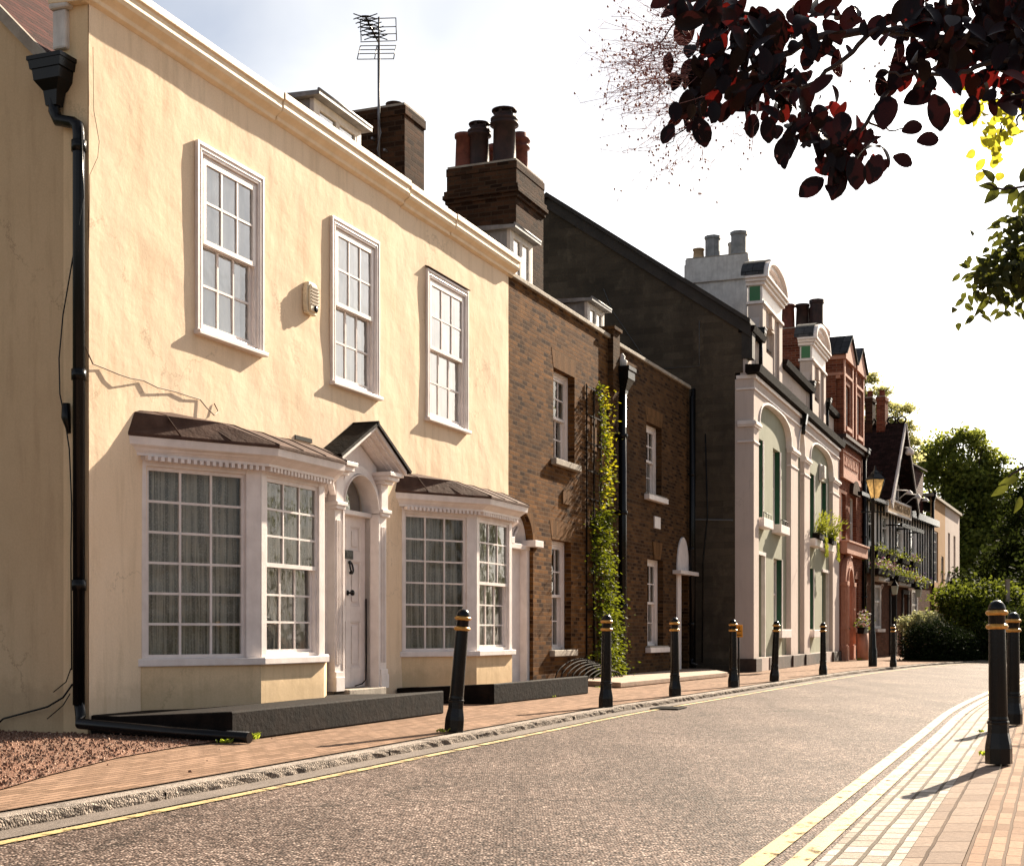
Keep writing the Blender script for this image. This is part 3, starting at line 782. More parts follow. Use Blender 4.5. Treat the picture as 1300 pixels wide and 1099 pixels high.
fb = MB(); fb.add([(a, .12, b) for a, b in A], [tuple(range(len(A)))]); fb.build('fanlight_backing', ROOMDARK, so)
pd = MB()
for sg in (-1, 1):
    e = (dc + sg * .80, 2.735); t = (dc, 3.17)
    for y0, y1, o0, o1 in ((-.30, 0, .0, .045), (-.26, 0, -.035, 0.0), (-.20, 0, -.07, -.035)):
        pd.prism_y([(e[0], e[1] + o0), (t[0], t[1] + o0), (t[0], t[1] + o1), (e[0], e[1] + o1)], y0, y1)
    # soffit lining behind the raking cornice
    pd.prism_y([(e[0] - sg * .03, e[1] - .055), (t[0], t[1] - .10), (t[0], t[1] - .071), (e[0] - sg * .02, e[1] - .03)], -.15, 0)
pd.build('pediment', WHITE, so, bevel=.003)
pr = MB()
for sg in (-1, 1):
    pr.prism_y([(dc + sg * .86, 2.755), (dc, 3.218), (dc, 3.255), (dc + sg * .88, 2.785)], -.33, .0)
pr.tube([(dc, -.335, 3.245), (dc, 0, 3.245)], .022, 6)
pr.build('pediment_roof', BLACKMATT, so)
thr = MB(); thr.box(D0 - .02, D1 + .02, -.2, .12, .12, .215); thr.build('threshold', STONE, so, bevel=.008)
gap = MB(); gap.box(3.35, 3.7, -.012, .03, 2.905, 2.95); gap.build('air_slot', ROOMDARK, E1)
# hopper head + pipe at the corner
hp = MB()
hx = -.07; hy = H1.W(100, hx); hyh = H1.W(69, hx)
hp.tube([(hx, hyh, 5.35), (hx, hyh, 5.22), (hx, hyh - .04, 5.14), (hx, hy + .06, 5.10), (hx, hy + .01, 5.07), (hx, hy, 4.98), (hx, hy, .25)], .05, 12)
for z in (4.85, 2.95, 1.2): hp.tube([(hx, hy, z), (hx, hy, z + .09)], .062, 12)
hp.tube([(hx, hy, .3), (hx, hy - .02, .16), (hx - .05, .0, .10), (-.3, -1.0, .07), (-.3, -1.75, .045), (.2, -1.62, .035), (.9, -1.60, .03)][:5], .045, 10)
ho = hp.build('downpipe', BLACK, E1)
hh = MB(); hh.prism_y([(0, 0), (0, 0)], 0, 0) if False else None
for z0_, z1_, a0, a1 in ((5.26, 5.38, .055, .07), (5.38, 5.46, .07, .13), (5.46, 5.55, .13, .14), (5.55, 5.62, .155, .165), (5.62, 5.655, .175, .175)):
    vs = [(hx + sx * a * (.8), hyh + sy * a, z) for z, a in ((z0_, a0), (z1_, a1)) for sx, sy in ((-1, -1), (1, -1), (1, 1), (-1, 1))]
    hh.add(vs, [(0, 1, 5, 4), (1, 2, 6, 5), (2, 3, 7, 6), (3, 0, 4, 7), (0, 3, 2, 1), (4, 5, 6, 7)])
hh.build('rainwater_head', BLACK, ho)

# loose cables on the cream house
def fpt(px, py, y=-.012): return (H1.X(px, y), y, H1.Z(px, py, y))
cb = MB()
cb.tube([fpt(108, 440), fpt(118, 462, -.03), fpt(131, 467), fpt(150, 475, -.03), fpt(165, 480, -.04), fpt(182, 483), fpt(200, 492, -.03), fpt(222, 497), fpt(240, 503, -.02), fpt(254, 507), fpt(262, 517, -.03), fpt(272, 527, -.05), fpt(277, 522, -.03), fpt(272, 512)], .006, 5)
cb.tube([fpt(118, 60, -.01), fpt(119, 140), fpt(126, 180, -.03), fpt(124, 200, -.03), fpt(114, 222), fpt(113, 300), fpt(110, 420), (-.02, .1, H1.Z(108, 430))], .003, 4)
cbo = cb.build('wall_cable', CABLEM, None)
cbo.location = E1.location; cbo.rotation_euler = E1.rotation_euler
tag(cbo, 'thin loose cable looping over the cream wall above the left bay window', 'cable')
cb = MB()
def cpt(px, py, x=-.07): y = H1.W(px, x); Y = H1.O.y + H1.b.y * y + H1.d.y * x; return (x, y, EYE + (HOR - py) / FPX * Y)
cb.tube([cpt(103, 160, -.1), cpt(106, 250, -.125), cpt(92, 330, -.09), cpt(80, 400), cpt(75, 455), cpt(76, 500), cpt(82, 530), cpt(88, 570), cpt(91, 640), cpt(90, 700), cpt(91, 850)], .006, 5)
cb.tube([cpt(84, 512), cpt(84, 530), cpt(88, 550)], [.035, .04, .015], 8)
cb.tube([cpt(90, 848), cpt(84, 865), cpt(68, 878, -.03)], .005, 5)
cb.tube([cpt(92, 868), cpt(80, 885), cpt(60, 897), cpt(30, 905, -.04), cpt(4, 912, -.03), cpt(-10, 925, -.03)], .009, 5)
cb.tube([cpt(89, 880), cpt(80, 895), cpt(60, 912, -.03)], .005, 5)
cbo = cb.build('drain_cable', BLACK, None); cbo.location = E1.location; cbo.rotation_euler = E1.rotation_euler
tag(cbo, 'black cables hanging beside the corner drainpipe of the cream house', 'cable')

# alarm box
ab = MB(); ax = H1.X(396, -.05); az = H1.Z(396, 383)
P = [(ax - .10, az - .16), (ax + .08, az - .17), (ax + .12, az - .08), (ax + .12, az + .1), (ax + .06, az + .18), (ax - .08, az + .18), (ax - .12, az + .1), (ax - .12, az - .08)]
ab.prism_y(P, -.06, -.0); ab.prism_y([(ax + (p - ax) * .82, az + (q - az) * .85) for p, q in P], -.085, -.059)
ALARM = paint('alarm_cream', (.72, .62, .45), (.6, .5, .36), 8, .5, .001)
abo = ab.build('alarm_box', ALARM, None, bevel=.012)
abo.location = E1.location; abo.rotation_euler = E1.rotation_euler
tag(abo, 'cream burglar alarm box on the upper wall between the first and second windows', 'alarm box')
lv = MB()
for i in range(6): lv.box(ax - .07, ax + .09, -.092, -.0845, az + .11 - i * .035, az + .122 - i * .035)
lv.build('louvre', paint('louvre_tan', (.35, .26, .17), bump=0), abo)
lv = MB(); lv.lathe((0, 0, 0), [(.035, 0), (.035, .012), (.01, .016)], 12)
for i, v in enumerate(lv.v): lv.v[i] = Vector((ax + .02 + v.x, -.085 - v.z, az - .105 + v.y))
lv.build('strobe', BLACK, abo)

# low black plinth walls in front of the cream house
def plinth(pts, h, label, name='plinth_wall'):
    e = empty(name, E1.location, E1.rotation_euler.z, label, 'low wall')
    c = Vector((sum(p[0] for p in pts) / len(pts), sum(p[1] for p in pts) / len(pts)))
    m2 = [(p[0] + (.004 if p[0] > c.x else -.004), p[1] + (0 if p[1] > c.y else -.004)) for p in pts]
    t = MB(); t._pr([(a, b, 0) for a, b in m2], [(a, b, h - .075 * min(1, max(0, (b + 1.35) / .8))) for a, b in m2], 0)
    t.build('wall_body', BLACKMATT, e, bevel=.014)
    return e
xp = H1.X(565, -1.5)
plinth([(-.26, -1.56), (3.86, -1.5), (3.86, -.9), (4.1, -.62), (4.1, -.02), (.0, -.02), (.0, -.3)], .24, 'long low black painted wall below the left bay window of the cream house')
plinth([(5.75, -1.30), (8.95, -1.42), (8.95, -1.1), (6.1, -1.0), (6.0, -.02), (5.75, -.02)], .25, 'low black painted wall in front of the right bay window')
st = MB(); st.box(4.13, 5.3, -.5, -.02, 0, .12); sto = st.build('door_step', BLACKMATT, None, bevel=.01)
sto.location = E1.location; sto.rotation_euler = E1.rotation_euler; tag(sto, 'low dark doorstep under the white front door of the cream house', 'step')

# TV aerial on the rear chimney
ae = empty('tv_aerial', E1.location, E1.rotation_euler.z, 'tall thin television aerial with grid reflectors beside the left brick chimney', 'aerial')
ay = 1.7; cx0 = H1.X(513.5, 1.3) - .05
ay = H1.W(481, cx0); zt = H1.Z(513, 22, 1.3) + .02
def Zc(py): # height on the mast
    Y = H1.O.y + H1.b.y * ay + H1.d.y * cx0
    return EYE + (HOR - py) / FPX * Y
m = MB(); m.tube([(cx0, ay, Zc(212)), (cx0, ay, Zc(58))], .022, 8); m.tube([(cx0, ay, Zc(60)), (cx0, ay, Zc(22))], .015, 8)
m.tube([(cx0 - .02, ay, Zc(150)), (cx0 - .03, ay - .05, Zc(170)), (cx0 - .02, ay + .02, Zc(190)), (cx0 - .03, ay - .1, Zc(215))], .006, 5)
m.build('mast', METAL, ae)
br = MB(); br.bar((cx0 - .03, ay - .1, Zc(192)), (cx0 + .08, ay - .1, Zc(192)), .03, .03); br.bar((cx0 - .03, ay + .1, Zc(175)), (cx0 + .08, ay + .1, Zc(175)), .03, .03); br.build('bracket', METAL, ae)
# vectors: image-right on a camera-facing grid ~ local (-y) mixed with x
g = MB(); ux = Vector((math.cos(R(0)), 0, 0))
def A3(px, py, back=0):
    return A4(px, py, back)
def A4(px, py, back=0):   # aerial point: lateral offset in px about the mast
    Y = H1.O.y + H1.b.y * ay + H1.d.y * cx0; k = (Y + back) / FPX
    dx = (px - CX) * k - (480.5 - CX) * Y / FPX; z = EYE + (HOR - py) * k
    # world lateral -> local
    wx = Vector((dx, back)); lx = wx.dot(H1.d); ly = wx.dot(H1.b)
    return Vector((cx0 + lx, ay + ly, z))
for py in (23, 34, 43, 52): g.tube([A3(457, py + 1.5), A3(502, py)], .0075, 4)
for px in (457, 502): g.tube([A3(px, 23 + (1.5 if px < 480 else 0)), A3(px + 1, 52)], .0085, 4)
for i, py in enumerate((58, 63, 68, 75)): g.tube([A3(457 - i * 1.3, py + .5, -i * .06), A3(502.5 - i * 1.2, py, -i * .06)], .0075, 4)
for px, q in ((457, 453), (502.5, 499), (478, 475)): g.tube([A3(px, 58.5), A3(q, 75.3, -.2)], .0085, 4)
g.build('reflector', METAL, ae)
bm_ = MB(); a0 = A3(463, 20.5, -.7); a1 = A3(480, 54, .1); bm_.tube([a0, a1], .014, 6); bm_.build('boom', BLACK, ae)
for i in range(6):
    el = MB(); c = a0.lerp(a1, .02 + i * .155); s = .17
    lat = (A3(490, 30) - A3(480, 30)).normalized()
    for sg in (-1, 1):
        el.tube([c, c + lat * sg * .05], .018, 5)
        for up in (-1, 1): el.tube([c + lat * sg * .04, c + lat * sg * .10 + Vector((0, 0, up * .015)), c + lat * sg * .17 + Vector((0, 0, up * .04))], .008, 4)
    el.build('dipole', BLACK, ae)
# ------------------------------------------------------------------ SETTING: ground, road, kerbs, pavements
def sn(s, n):
    return (s * math.sin(_t) + n * math.cos(_t), s * math.cos(_t) - n * math.sin(_t))
KL = [(-8, -4.48), (0, -4.48), (6, -4.51), (9, -4.56), (12, -4.62), (15, -4.66), (18.5, -4.55), (23, -4.42), (28, -4.25), (31.5, -4.08), (35, -3.78), (39.7, -3.25), (44, -2.3), (50, -.2), (58, 4), (66, 9.5), (76, 18), (90, 32)]
KR = [(-8, -1.13), (0, -1.13), (8, -1.13), (12.5, -1.14), (17, -1.15), (22, -.98), (27, -.72), (31, -.45), (35, 0), (39, .65), (43, 1.8), (48, 3.9), (55, 8), (62, 13), (71, 21), (84, 35)]
def smooth_line(L, step=.5):
    P = [Vector(sn(*a)) for a in L]; o = []
    for i in range(len(P) - 1):
        p0 = P[max(i - 1, 0)]; p1 = P[i]; p2 = P[i + 1]; p3 = P[min(i + 2, len(P) - 1)]
        n = max(1, int((p2 - p1).length / step))
        for k in range(n):
            t = k / n
            o.append(.5 * ((2 * p1) + (p2 - p0) * t + (2 * p0 - 5 * p1 + 4 * p2 - p3) * t * t + (3 * p1 - p0 - 3 * p2 + p3) * t ** 3))
    o.append(P[-1]); return o
LK = smooth_line(KL); RK = smooth_line(KR)
def off(L, d):
    o = []
    for i, p in enumerate(L):
        t = (L[min(i + 1, len(L) - 1)] - L[max(i - 1, 0)]).normalized(); o.append(p + Vector((t.y, -t.x)) * d)
    return o
def arclen(L):
    a = [0]
    for p, q in zip(L, L[1:]): a.append(a[-1] + (q - p).length)
    return a
def strip(mb, L, d0, d1, z0, z1, mi=0, nsub=1, zf=None):
    S = arclen(L); rows = []
    for k in range(nsub + 1):
        d = d0 + (d1 - d0) * k / nsub; rows.append((d, z0 + (z1 - z0) * k / nsub, off(L, d)))
    for (da, za, A), (db, zb, B) in zip(rows, rows[1:]):
        vs = []; fs = []; uv = []
        for i in range(len(L)): vs += [(*A[i], za), (*B[i], zb)]
        for i in range(len(L) - 1):
            fs.append((2 * i, 2 * i + 1, 2 * i + 3, 2 * i + 2)); uv.append([(S[i], da), (S[i], db), (S[i + 1], db), (S[i + 1], da)])
        mb.add(vs, fs, mi, False, uv)
SOIL = granular('soil', [(0, (.05, .04, .025)), (.5, (.07, .06, .03)), (1, (.05, .07, .02))], 12, .02)
g = MB(); g.add([(-500, -300, -.16), (500, -300, -.16), (500, 900, -.16), (-500, 900, -.16)], [(0, 1, 2, 3)]); struct(g.build('ground', SOIL))
# road with slight camber: between the two kerb lines
ASPH = asphalt('asphalt')
rd = MB(); vs = []; fs = []
RR = RK
def nearest(L, p): return min(range(len(L)), key=lambda i: (L[i] - p).length_squared)
pts = []
for i, p in enumerate(LK):
    j = nearest(RR, p); q = RR[j]
    if j in (0, len(RR) - 1): q = p + (RR[j] - LK[nearest(LK, RR[j])])
    pts.append((p, q))
N = 8
for p, q in pts:
    for k in range(N + 1):
        u = k / N; w = p.lerp(q + (q - p).normalized() * .3, u); vs.append((*w, -.06))
for i in range(len(pts) - 1):
    for k in range(N): a = i * (N + 1) + k; fs.append((a, a + 1, a + N + 2, a + N + 1))
rd.add(vs, fs); struct(rd.build('road', ASPH))
SMOOTHASPH = granular('smooth_asphalt', [(0, (.10, .085, .075)), (.6, (.17, .14, .12)), (1, (.26, .22, .19))], 160, .002)
def zr(d, w=3.55): return -.06
ch = MB(); strip(ch, LK, .0, .2, zr(0) + .004, zr(.2) + .006); struct(ch.build('gutter_channel', SMOOTHASPH))
# yellow lines, worn
def worn(name, c, thr=.62):
    m, nt, b, out = _mat(name); co = _coord(nt)
    f = _ramp(nt, _noise2(nt, co, 9), [(thr - .05, 1), (thr + .06, 0)])
    b.inputs['Base Color'].default_value = (*c, 1); b.inputs['Roughness'].default_value = .7
    nt.links.new(_mix(nt, _noise2(nt, co, 40), c, tuple(x * .6 for x in c)), b.inputs['Base Color'])
    tr = nt.nodes.new('ShaderNodeBsdfTransparent'); mx = nt.nodes.new('ShaderNodeMixShader')
    nt.links.new(f, mx.inputs[0]); nt.links.new(tr.outputs[0], mx.inputs[1]); nt.links.new(b.outputs[0], mx.inputs[2]); nt.links.new(mx.outputs[0], out.inputs[0])
    return m
def _noise2(nt, co, s):
    n = nt.nodes.new('ShaderNodeTexNoise'); n.inputs['Scale'].default_value = s; n.inputs['Detail'].default_value = 8; n.inputs['Roughness'].default_value = .75
    nt.links.new(co, n.inputs['Vector']); return n.outputs[0]
YEL = worn('yellow_line_paint', (.52, .38, .15), .55)
YELR = worn('yellow_line_paint_fresh', (.44, .265, .035), .58)
yl = MB(); strip(yl, LK, .24, .31, zr(.24) + .007, zr(.31) + .007); struct(yl.build('yellow_line', YEL))
zR = -.06
yl = MB(); strip(yl, RK, -.01, .08, zR + .008, zR + .008); struct(yl.build('yellow_line', YELR))
yl = MB(); strip(yl, RK, .145, .235, zR + .008, zR + .008); struct(yl.build('yellow_line', YELR))
# granite kerb, stone by stone (left)
GRAN = granular('granite', [(0, (.14, .12, .10)), (.5, (.28, .235, .20)), (1, (.50, .43, .37))], 120, .004)
GRANR = granular('granite_rough', [(0, (.10, .085, .07)), (.5, (.22, .18, .15)), (1, (.42, .35, .29))], 80, .02)
kb = MB(); S = arclen(LK); A = off(LK, -.13); B = off(LK, 0)
def at(L, S, s):
    for i in range(len(S) - 1):
        if S[i + 1] >= s: return L[i].lerp(L[i + 1], (s - S[i]) / (S[i + 1] - S[i]))
    return L[-1]
s = 0
while s < 62:
    l = rnd.uniform(.75, 1.05); n = 10 if s < 34 else 2; hi = rnd.uniform(-.004, .004)
    vs = []
    for k in range(n + 1):
        q = s + .003 + (l - .006) * k / n; a = at(A, S, q); b = at(B, S, q); d = (b - a).normalized()
        j1 = rnd.uniform(-.008, .008); j2 = rnd.uniform(-.009, .008); j3 = rnd.uniform(-.012, .006); edge = .0 if 0 < k < n else -.008
        vs += [(*a, hi - .002 + edge), (*(b + d * (j1 - .012)), hi + .001 + edge), (*(b + d * (j2 + .004)), hi - .014 + rnd.uniform(-.006, .004)), (*(b + d * (j3 + .008)), -.04 + rnd.uniform(-.008, .008)), (*(b + d * .004), -.08)]
    fs = []; o = []
    for k in range(n):
        for r in range(4): fs.append((k * 5 + r, k * 5 + r + 1, k * 5 + 6 + r, k * 5 + 5 + r)); o.append(0 if r == 0 else 1)
    base = len(kb.v); kb.v += [Vector(v) for v in vs]
    for f, m in zip(fs, o): kb.f.append([base + i for i in f]); kb.mi.append(m); kb.sm.append(False); kb.uv.append(None)
    s += l
struct(kb.build('kerb', [GRAN, GRANR]))
kd = MB(); strip(kd, LK, -.21, -.005, -.012, -.012); struct(kd.build('kerb_bed', SMOOTHASPH))
# left pavement: clay pavers
PAVE = brick('clay_pavers', (.20, .125, .082), (.35, .225, .155), (.12, .08, .056), bw=.21, rh=.068, ms=.007, stain=(.12, .08, .06), stainamt=.4, bump=.006, rough=.85)
PAVEFAR = PAVE
pv = MB(); strip(pv, LK[:], -.2, -9.0, -.003, .004, nsub=3); struct(pv.build('pavement', PAVE))
# right side: three rows of setts, a slab edge, then pavers
SETT = brick('granite_setts', (.28, .24, .20), (.48, .415, .36), (.09, .07, .05), bw=.17, rh=.105, ms=.010, stain=(.3, .25, .2), stainamt=.35, bump=.012, rough=.75)
st_ = MB(); strip(st_, RK, .26, .575, zR + .008, -.04); struct(st_.build('sett_channel', SETT))
SLAB = brick('edge_slabs', (.22, .17, .14), (.30, .235, .19), (.09, .065, .05), bw=.3, rh=.22, ms=.008, stain=(.28, .2, .15), stainamt=.4, bump=.008)
sl = MB(); strip(sl, RK, .578, .80, -.038, -.025); struct(sl.build('kerb_slabs', SLAB))
pv = MB(); strip(pv, RK, .803, 9.0, -.024, -.012, nsub=3); struct(pv.build('pavement', PAVE))
# gravel corner
def gw(px, py): p = ground(px, py); return (p.x, p.y)
gv = MB(); G = [gw(0, 1003), gw(60, 985), gw(150, 962), gw(235, 947), gw(297, 939), H1.world(-.26, -1.4)[:2], H1.world(0, -.2)[:2], H1.world(0, 3)[:2], H1.world(-3.5, 3)[:2], H1.world(-3.5, -1.2)[:2]]
gv.add([(a, b, .007) for a, b in G], [tuple(range(len(G)))])
GRAV = granular('gravel', [(0, (.09, .045, .03)), (.5, (.24, .12, .08)), (.85, (.38, .22, .15)), (1, (.6, .45, .35))], 70, .02)
struct(gv.build('gravel', GRAV))
def inside(p, poly):
    c = False; j = len(poly) - 1
    for i in range(len(poly)):
        if (poly[i][1] > p[1]) != (poly[j][1] > p[1]) and p[0] < (poly[j][0] - poly[i][0]) * (p[1] - poly[i][1]) / (poly[j][1] - poly[i][1]) + poly[i][0]: c = not c
        j = i
    return c
pb = MB(); cnt = 0; gx = [p[0] for p in G]; gy = [p[1] for p in G]
while cnt < 5200:
    p = (rnd.uniform(min(gx), max(gx)), rnd.uniform(min(gy), max(gy)))
    if cnt > 5120: p = (p[0] + .3, p[1] - .15)
    elif not inside(p, G): continue
    r = rnd.uniform(.005, .013); a = rnd.random() * 6
    T = [(math.cos(a + k * 1.57) * r * rnd.uniform(.7, 1.3), math.sin(a + k * 1.57) * r * rnd.uniform(.7, 1.3)) for k in range(4)]
    pb.add([(p[0] + T[k][0], p[1] + T[k][1], .010) for k in range(4)] + [(p[0] + T[k][0] * .5, p[1] + T[k][1] * .5, .012 + r) for k in range(4)],
           [(4, 5, 6, 7), (0, 1, 5, 4), (1, 2, 6, 5), (2, 3, 7, 6), (3, 0, 4, 7)]); cnt += 1
po = pb.build('gravel_stones', GRAV); tag(po, 'loose reddish gravel stones at the corner of the cream house', 'gravel', kind='stuff')

# weeds at the foot of the black wall and bollard
WEED = leaf('weed_leaf', (.10, .14, .02), (.35, .38, .06), (.5, .6, .05), .45, 20)
def tuft(mb, c, n, r, h):
    for _ in range(n):
        a = rnd.random() * 6.28; d = rnd.random() * r; x, y = c[0] + math.cos(a) * d, c[1] + math.sin(a) * d * .6
        t = rnd.random() * 6.28; w = rnd.uniform(.006, .014); L = rnd.uniform(.4, 1) * h
        e = (x + math.cos(t) * L * .8, y + math.sin(t) * L * .8, .01 + L * .7); nx, ny = -math.sin(t) * w, math.cos(t) * w
        m = ((x + e[0]) / 2, (y + e[1]) / 2, e[2] * .75)
        mb.add([(x, y, .005), (m[0] + nx, m[1] + ny, m[2]), e, (m[0] - nx, m[1] - ny, m[2])], [(0, 1, 2, 3)])
wd = MB()
for px, py, n, r, h in ((285, 944, 30, .06, .05), (300, 941, 60, .09, .07), (318, 939, 60, .08, .08), (340, 933, 20, .05, .05), (560, 930, 20, .05, .05), (1252, 960, 40, .05, .05), (1245, 930, 12, .04, .03), (700, 885, 14, .1, .03), (760, 873, 14, .06, .03), (1090, 838, 30, .15, .12)):
    p = ground(px, py); tuft(wd, (p.x, p.y), n, r, h)
tag(wd.build('weeds', WEED), 'small yellow green weeds growing along the wall foot and kerb', 'weeds', kind='stuff')

# stone platform before the brick houses
sp = MB(); Q = [gw(800, 872.5), gw(926, 857), H1.world(19.9, .6)[:2], H1.world(11, .3)[:2], gw(700, 873)]
Q = [gw(788, 873), gw(924, 858.5), (4.2, 29.4), (3.6, 29.8), (1.0, 23.4), (.9, 22.6)]
sp.prism_z(Q, .006, .085); spo = sp.build('stone_step', paint('york_stone', (.36, .25, .18), (.26, .18, .13), 4, .85, .006, 20, dirt=.3), None, bevel=.01)
tag(spo, 'low flat stone step along the foot of the far brown brick house', 'step')

# gutter drain
p0 = ground(849, 899, EYE + .055); dr_e = empty('drain_grate', (p0.x, p0.y, -.052), math.pi / 2 - R(20.5), 'small black iron drain grate in the gutter below the second left bollard', 'drain')
m = MB(); m.box(-.24, .24, -.17, -.14, 0, .012); m.box(-.24, .24, .14, .17, 0, .012); m.box(-.24, -.21, -.14, .14, 0, .012); m.box(.21, .24, -.14, .14, 0, .012)
for k in range(7): m.box(-.19 + k * .06, -.165 + k * .06, -.14, .14, 0, .011)
m.build('grate', BLACKMATT, dr_e)
m = MB(); m.box(-.235, .235, -.165, .165, .0, .003); m.build('drain_pit', ROOMDARK, dr_e)

# ------------------------------------------------------------------ bollards
def make_bollard():
    e = empty('bollard'); b = MB()
    b.lathe((0, 0, 0), [(.088, 0), (.088, .10), (.084, .13), (.070, .20), (.068, .255), (.072, .262), (.072, .275), (.064, .28)], 8, smooth=False, rot=math.pi / 8)
    b.build('base', BLACK, e, bevel=.004)
    b = MB(); b.lathe((0, 0, 0), [(.060, .275), (.064, .29), (.060, .30), (.061, .31), (.054, .88), (.054, .985), (.058, .99)], 20); b.build('shaft', BLACK, e)
    for z in (.875, .965):
        r = MB(); r.lathe((0, 0, z), [(.054, -.004), (.066, .0), (.073, .010), (.073, .016), (.066, .026), (.054, .031)], 24); r.build('gold_ring', GOLD, e)
    c = MB(); c.lathe((0, 0, 0), [(.050, .99), (.058, .997), (.056, 1.01), (.050, 1.03), (.036, 1.048), (.018, 1.057), (.002, 1.06)], 20); c.build('cap', BLACK, e)
    return e
B0 = make_bollard(); GB = 'black and gold bollards along the kerb'
spots = [(576, 928, 0, 'black bollard with gold rings leaning to the right before the right bay window'),
         (769, 897, 0, 'black gold ringed bollard in front of the climbing plant'),
         (857, 883, 0, 'black gold ringed bollard before the white post door of the brown brick house'),
         (931, 871.5, 0, 'black gold ringed bollard with a small orange plate behind it'),
         (983, 864.5, 0, 'black gold ringed bollard before the left arch of the pale green house'),
         (1045, 856, 0, 'black gold ringed bollard before the right arch of the pale green house'),
         (1134, 846.5, 0, 'farthest black bollard, at the bend beside the dark hedge'),
         (1268, 969, -.015, 'nearest black gold ringed bollard on the right pavement'),
         (1286, 919, -.015, 'second black bollard right behind the nearest one on the right pavement')]
for i, (px, py, z, lab) in enumerate(spots):
    o = B0 if i == 0 else copy_tree(B0)
    p = ground(px, py, EYE - z); o.location = (p.x, p.y, z); o.rotation_euler = (R((0, .6, -.5, .3, 0, .5, 0, .3, -.4)[i]), R((4.6, .3, .2, .6, -2.2, -.2, .3, -.9, .1)[i]), i * .7)
    if i == 0: o.rotation_euler = (0, R(4.7), 0)
    if i == 7: o.scale = (1.0, 1.0, 1.02)
    tag(o, lab, 'bollard', GB)
pl = MB(); p = ground(931, 871.5); pl.box(p.x + .05, p.x + .17, p.y + .12, p.y + .135, .78, .98)
plo = pl.build('marker_plate', paint('orange_plate', (.75, .30, .02), (.65, .25, .02), bump=0), None, bevel=.006)
pl = MB(); pl.tube([(p.x + .11, p.y + .15, 0), (p.x + .11, p.y + .15, .97)], .014, 8); pl.build('plate_post', BLACK, plo)
pl = MB(); pl.box(p.x + .075, p.x + .145, p.y + .116, p.y + .1195, .875, .885); pl.box(p.x + .105, p.x + .115, p.y + .116, p.y + .1195, .90, .95); pl.box(p.x + .075, p.x + .145, p.y + .116, p.y + .1195, .81, .82); pl.build('plate_marking', BLACK, plo)
tag(plo, 'small orange marker plate on a post behind the fourth bollard', 'marker plate')

# ------------------------------------------------------------------ BRICK HOUSES
H2 = House('brown_brick_house', (-.104, 20.235), 22.2, 'brown stock brick house beside the cream house with an arched doorway', 'house', 'brown brick terraced houses')
E2 = H2.e; W2 = 4.97
z_top = 6.12
uw = (H2.X(702.5), H2.X(729.5), H2.Z(703, 586), H2.Z(703, 466))
gw_ = (H2.X(700.5), H2.X(725), H2.Z(701, 829), H2.Z(701, 684))
dd = (.15, 1.14)
wl = MB(); wall_front(wl, .0, W2, 0, z_top, [uw, gw_, (dd[0], dd[1], 0, 2.72)], 0, .26, 0)
arch_fill(wl, dd[0], dd[1], 2.2, .5, 2.72, 0, .26, 0)
wl.build('front_wall', BRICK, E2)
w = MB(); w.box(.01, W2 - .003, 7, 7.2, 0, 6); w.prism_x([(.3, 0), (.3, 5.5), (3.2, 8.1), (7, 5), (7, 0)], W2 - .2, W2 - .003); w.build('rear_wall', BRICKDARK, E2)
w = MB(); w.box(.2, W2 - .2, 1.6, 1.7, 0, 5.6); w.box(.2, W2 - .2, .28, 1.6, 2.9, 3.0); w.build('inner_wall', ROOMDARK, E2)
c = MB(); c.box(.0, W2 - .02, -.05, .3, z_top, z_top + .07); c.build('parapet_coping', STONE, E2, bevel=.01)
c = MB(); c.box(W2 - .14, W2 + .24, -.10, .3, z_top - .9, z_top + .16); c.box(W2 - .18, W2 + .28, -.14, .32, z_top + .16, z_top + .22); c.build('party_pier', BRICKDARK, E2)
r = MB(); slope(r, 0, W2, .3, 5.5, 3.2, 8.15); slope(r, 0, W2, 7.2, 4.8, 3.2, 8.15); ro2 = r.build('roof', PEGTILE, E2)
dormer(ro2, H2.X(648, .45), H2.X(676, .45), .45, 1.1, 6.0, H2.Z(648, 291, .45))
Zc2 = H2.Z(655, 203, 1.0)
x0c, x1c = H2.X(655, 1.0), H2.X(690, 1.0)
yb = H2.W(568, x0c)
chimney(ro2, x0c, x1c, 1.0, yb, 5.8, Zc2, BRICKSOOT, [
    (x0c + .22, yb - .22, .155, .62, TERRA, 'plain'), (x0c + .24, 1.78, .17, .80, POTDARK, 'cowl'), (x0c + .26, 1.32, .20, .98, POTDARK, 'cowl'),
    (x0c + .80, 1.25, .15, .72, TERRA, 'roll'), (x0c + .85, 1.75, .14, .6, TERRA, 'roll'), (x0c + .82, 2.1, .14, .55, POTDARK, 'plain')])
def gauged(par, x0, x1, z, h=.30, flare=.09, mat=RUBBED):
    m = MB(); m.prism_y([(x0, z), (x1, z), (x1 + flare, z + h), (x0 - flare, z + h)], -.004, .01); return m.build('brick_arch', mat, par)
gauged(E2, uw[0], uw[1], uw[3]); gauged(E2, gw_[0], gw_[1], gw_[3])
def small_sash(par, h, cols=3, rows=(2, 2), rec=.12, cover='lace'):
    a, b, c, d = h
    o = sash_window(par, a, b, c + .05, d, cols=cols, rows=rows, arch=.05, proud=-rec, recess=rec + .03, sill=0, cover=cover)
    s = MB(); s.box(a - .1, b + .1, -.09, rec, c - .05, c + .05); s.build('sill', STONE if True else WHITE, o, bevel=.008); return o
small_sash(E2, uw); small_sash(E2, gw_)
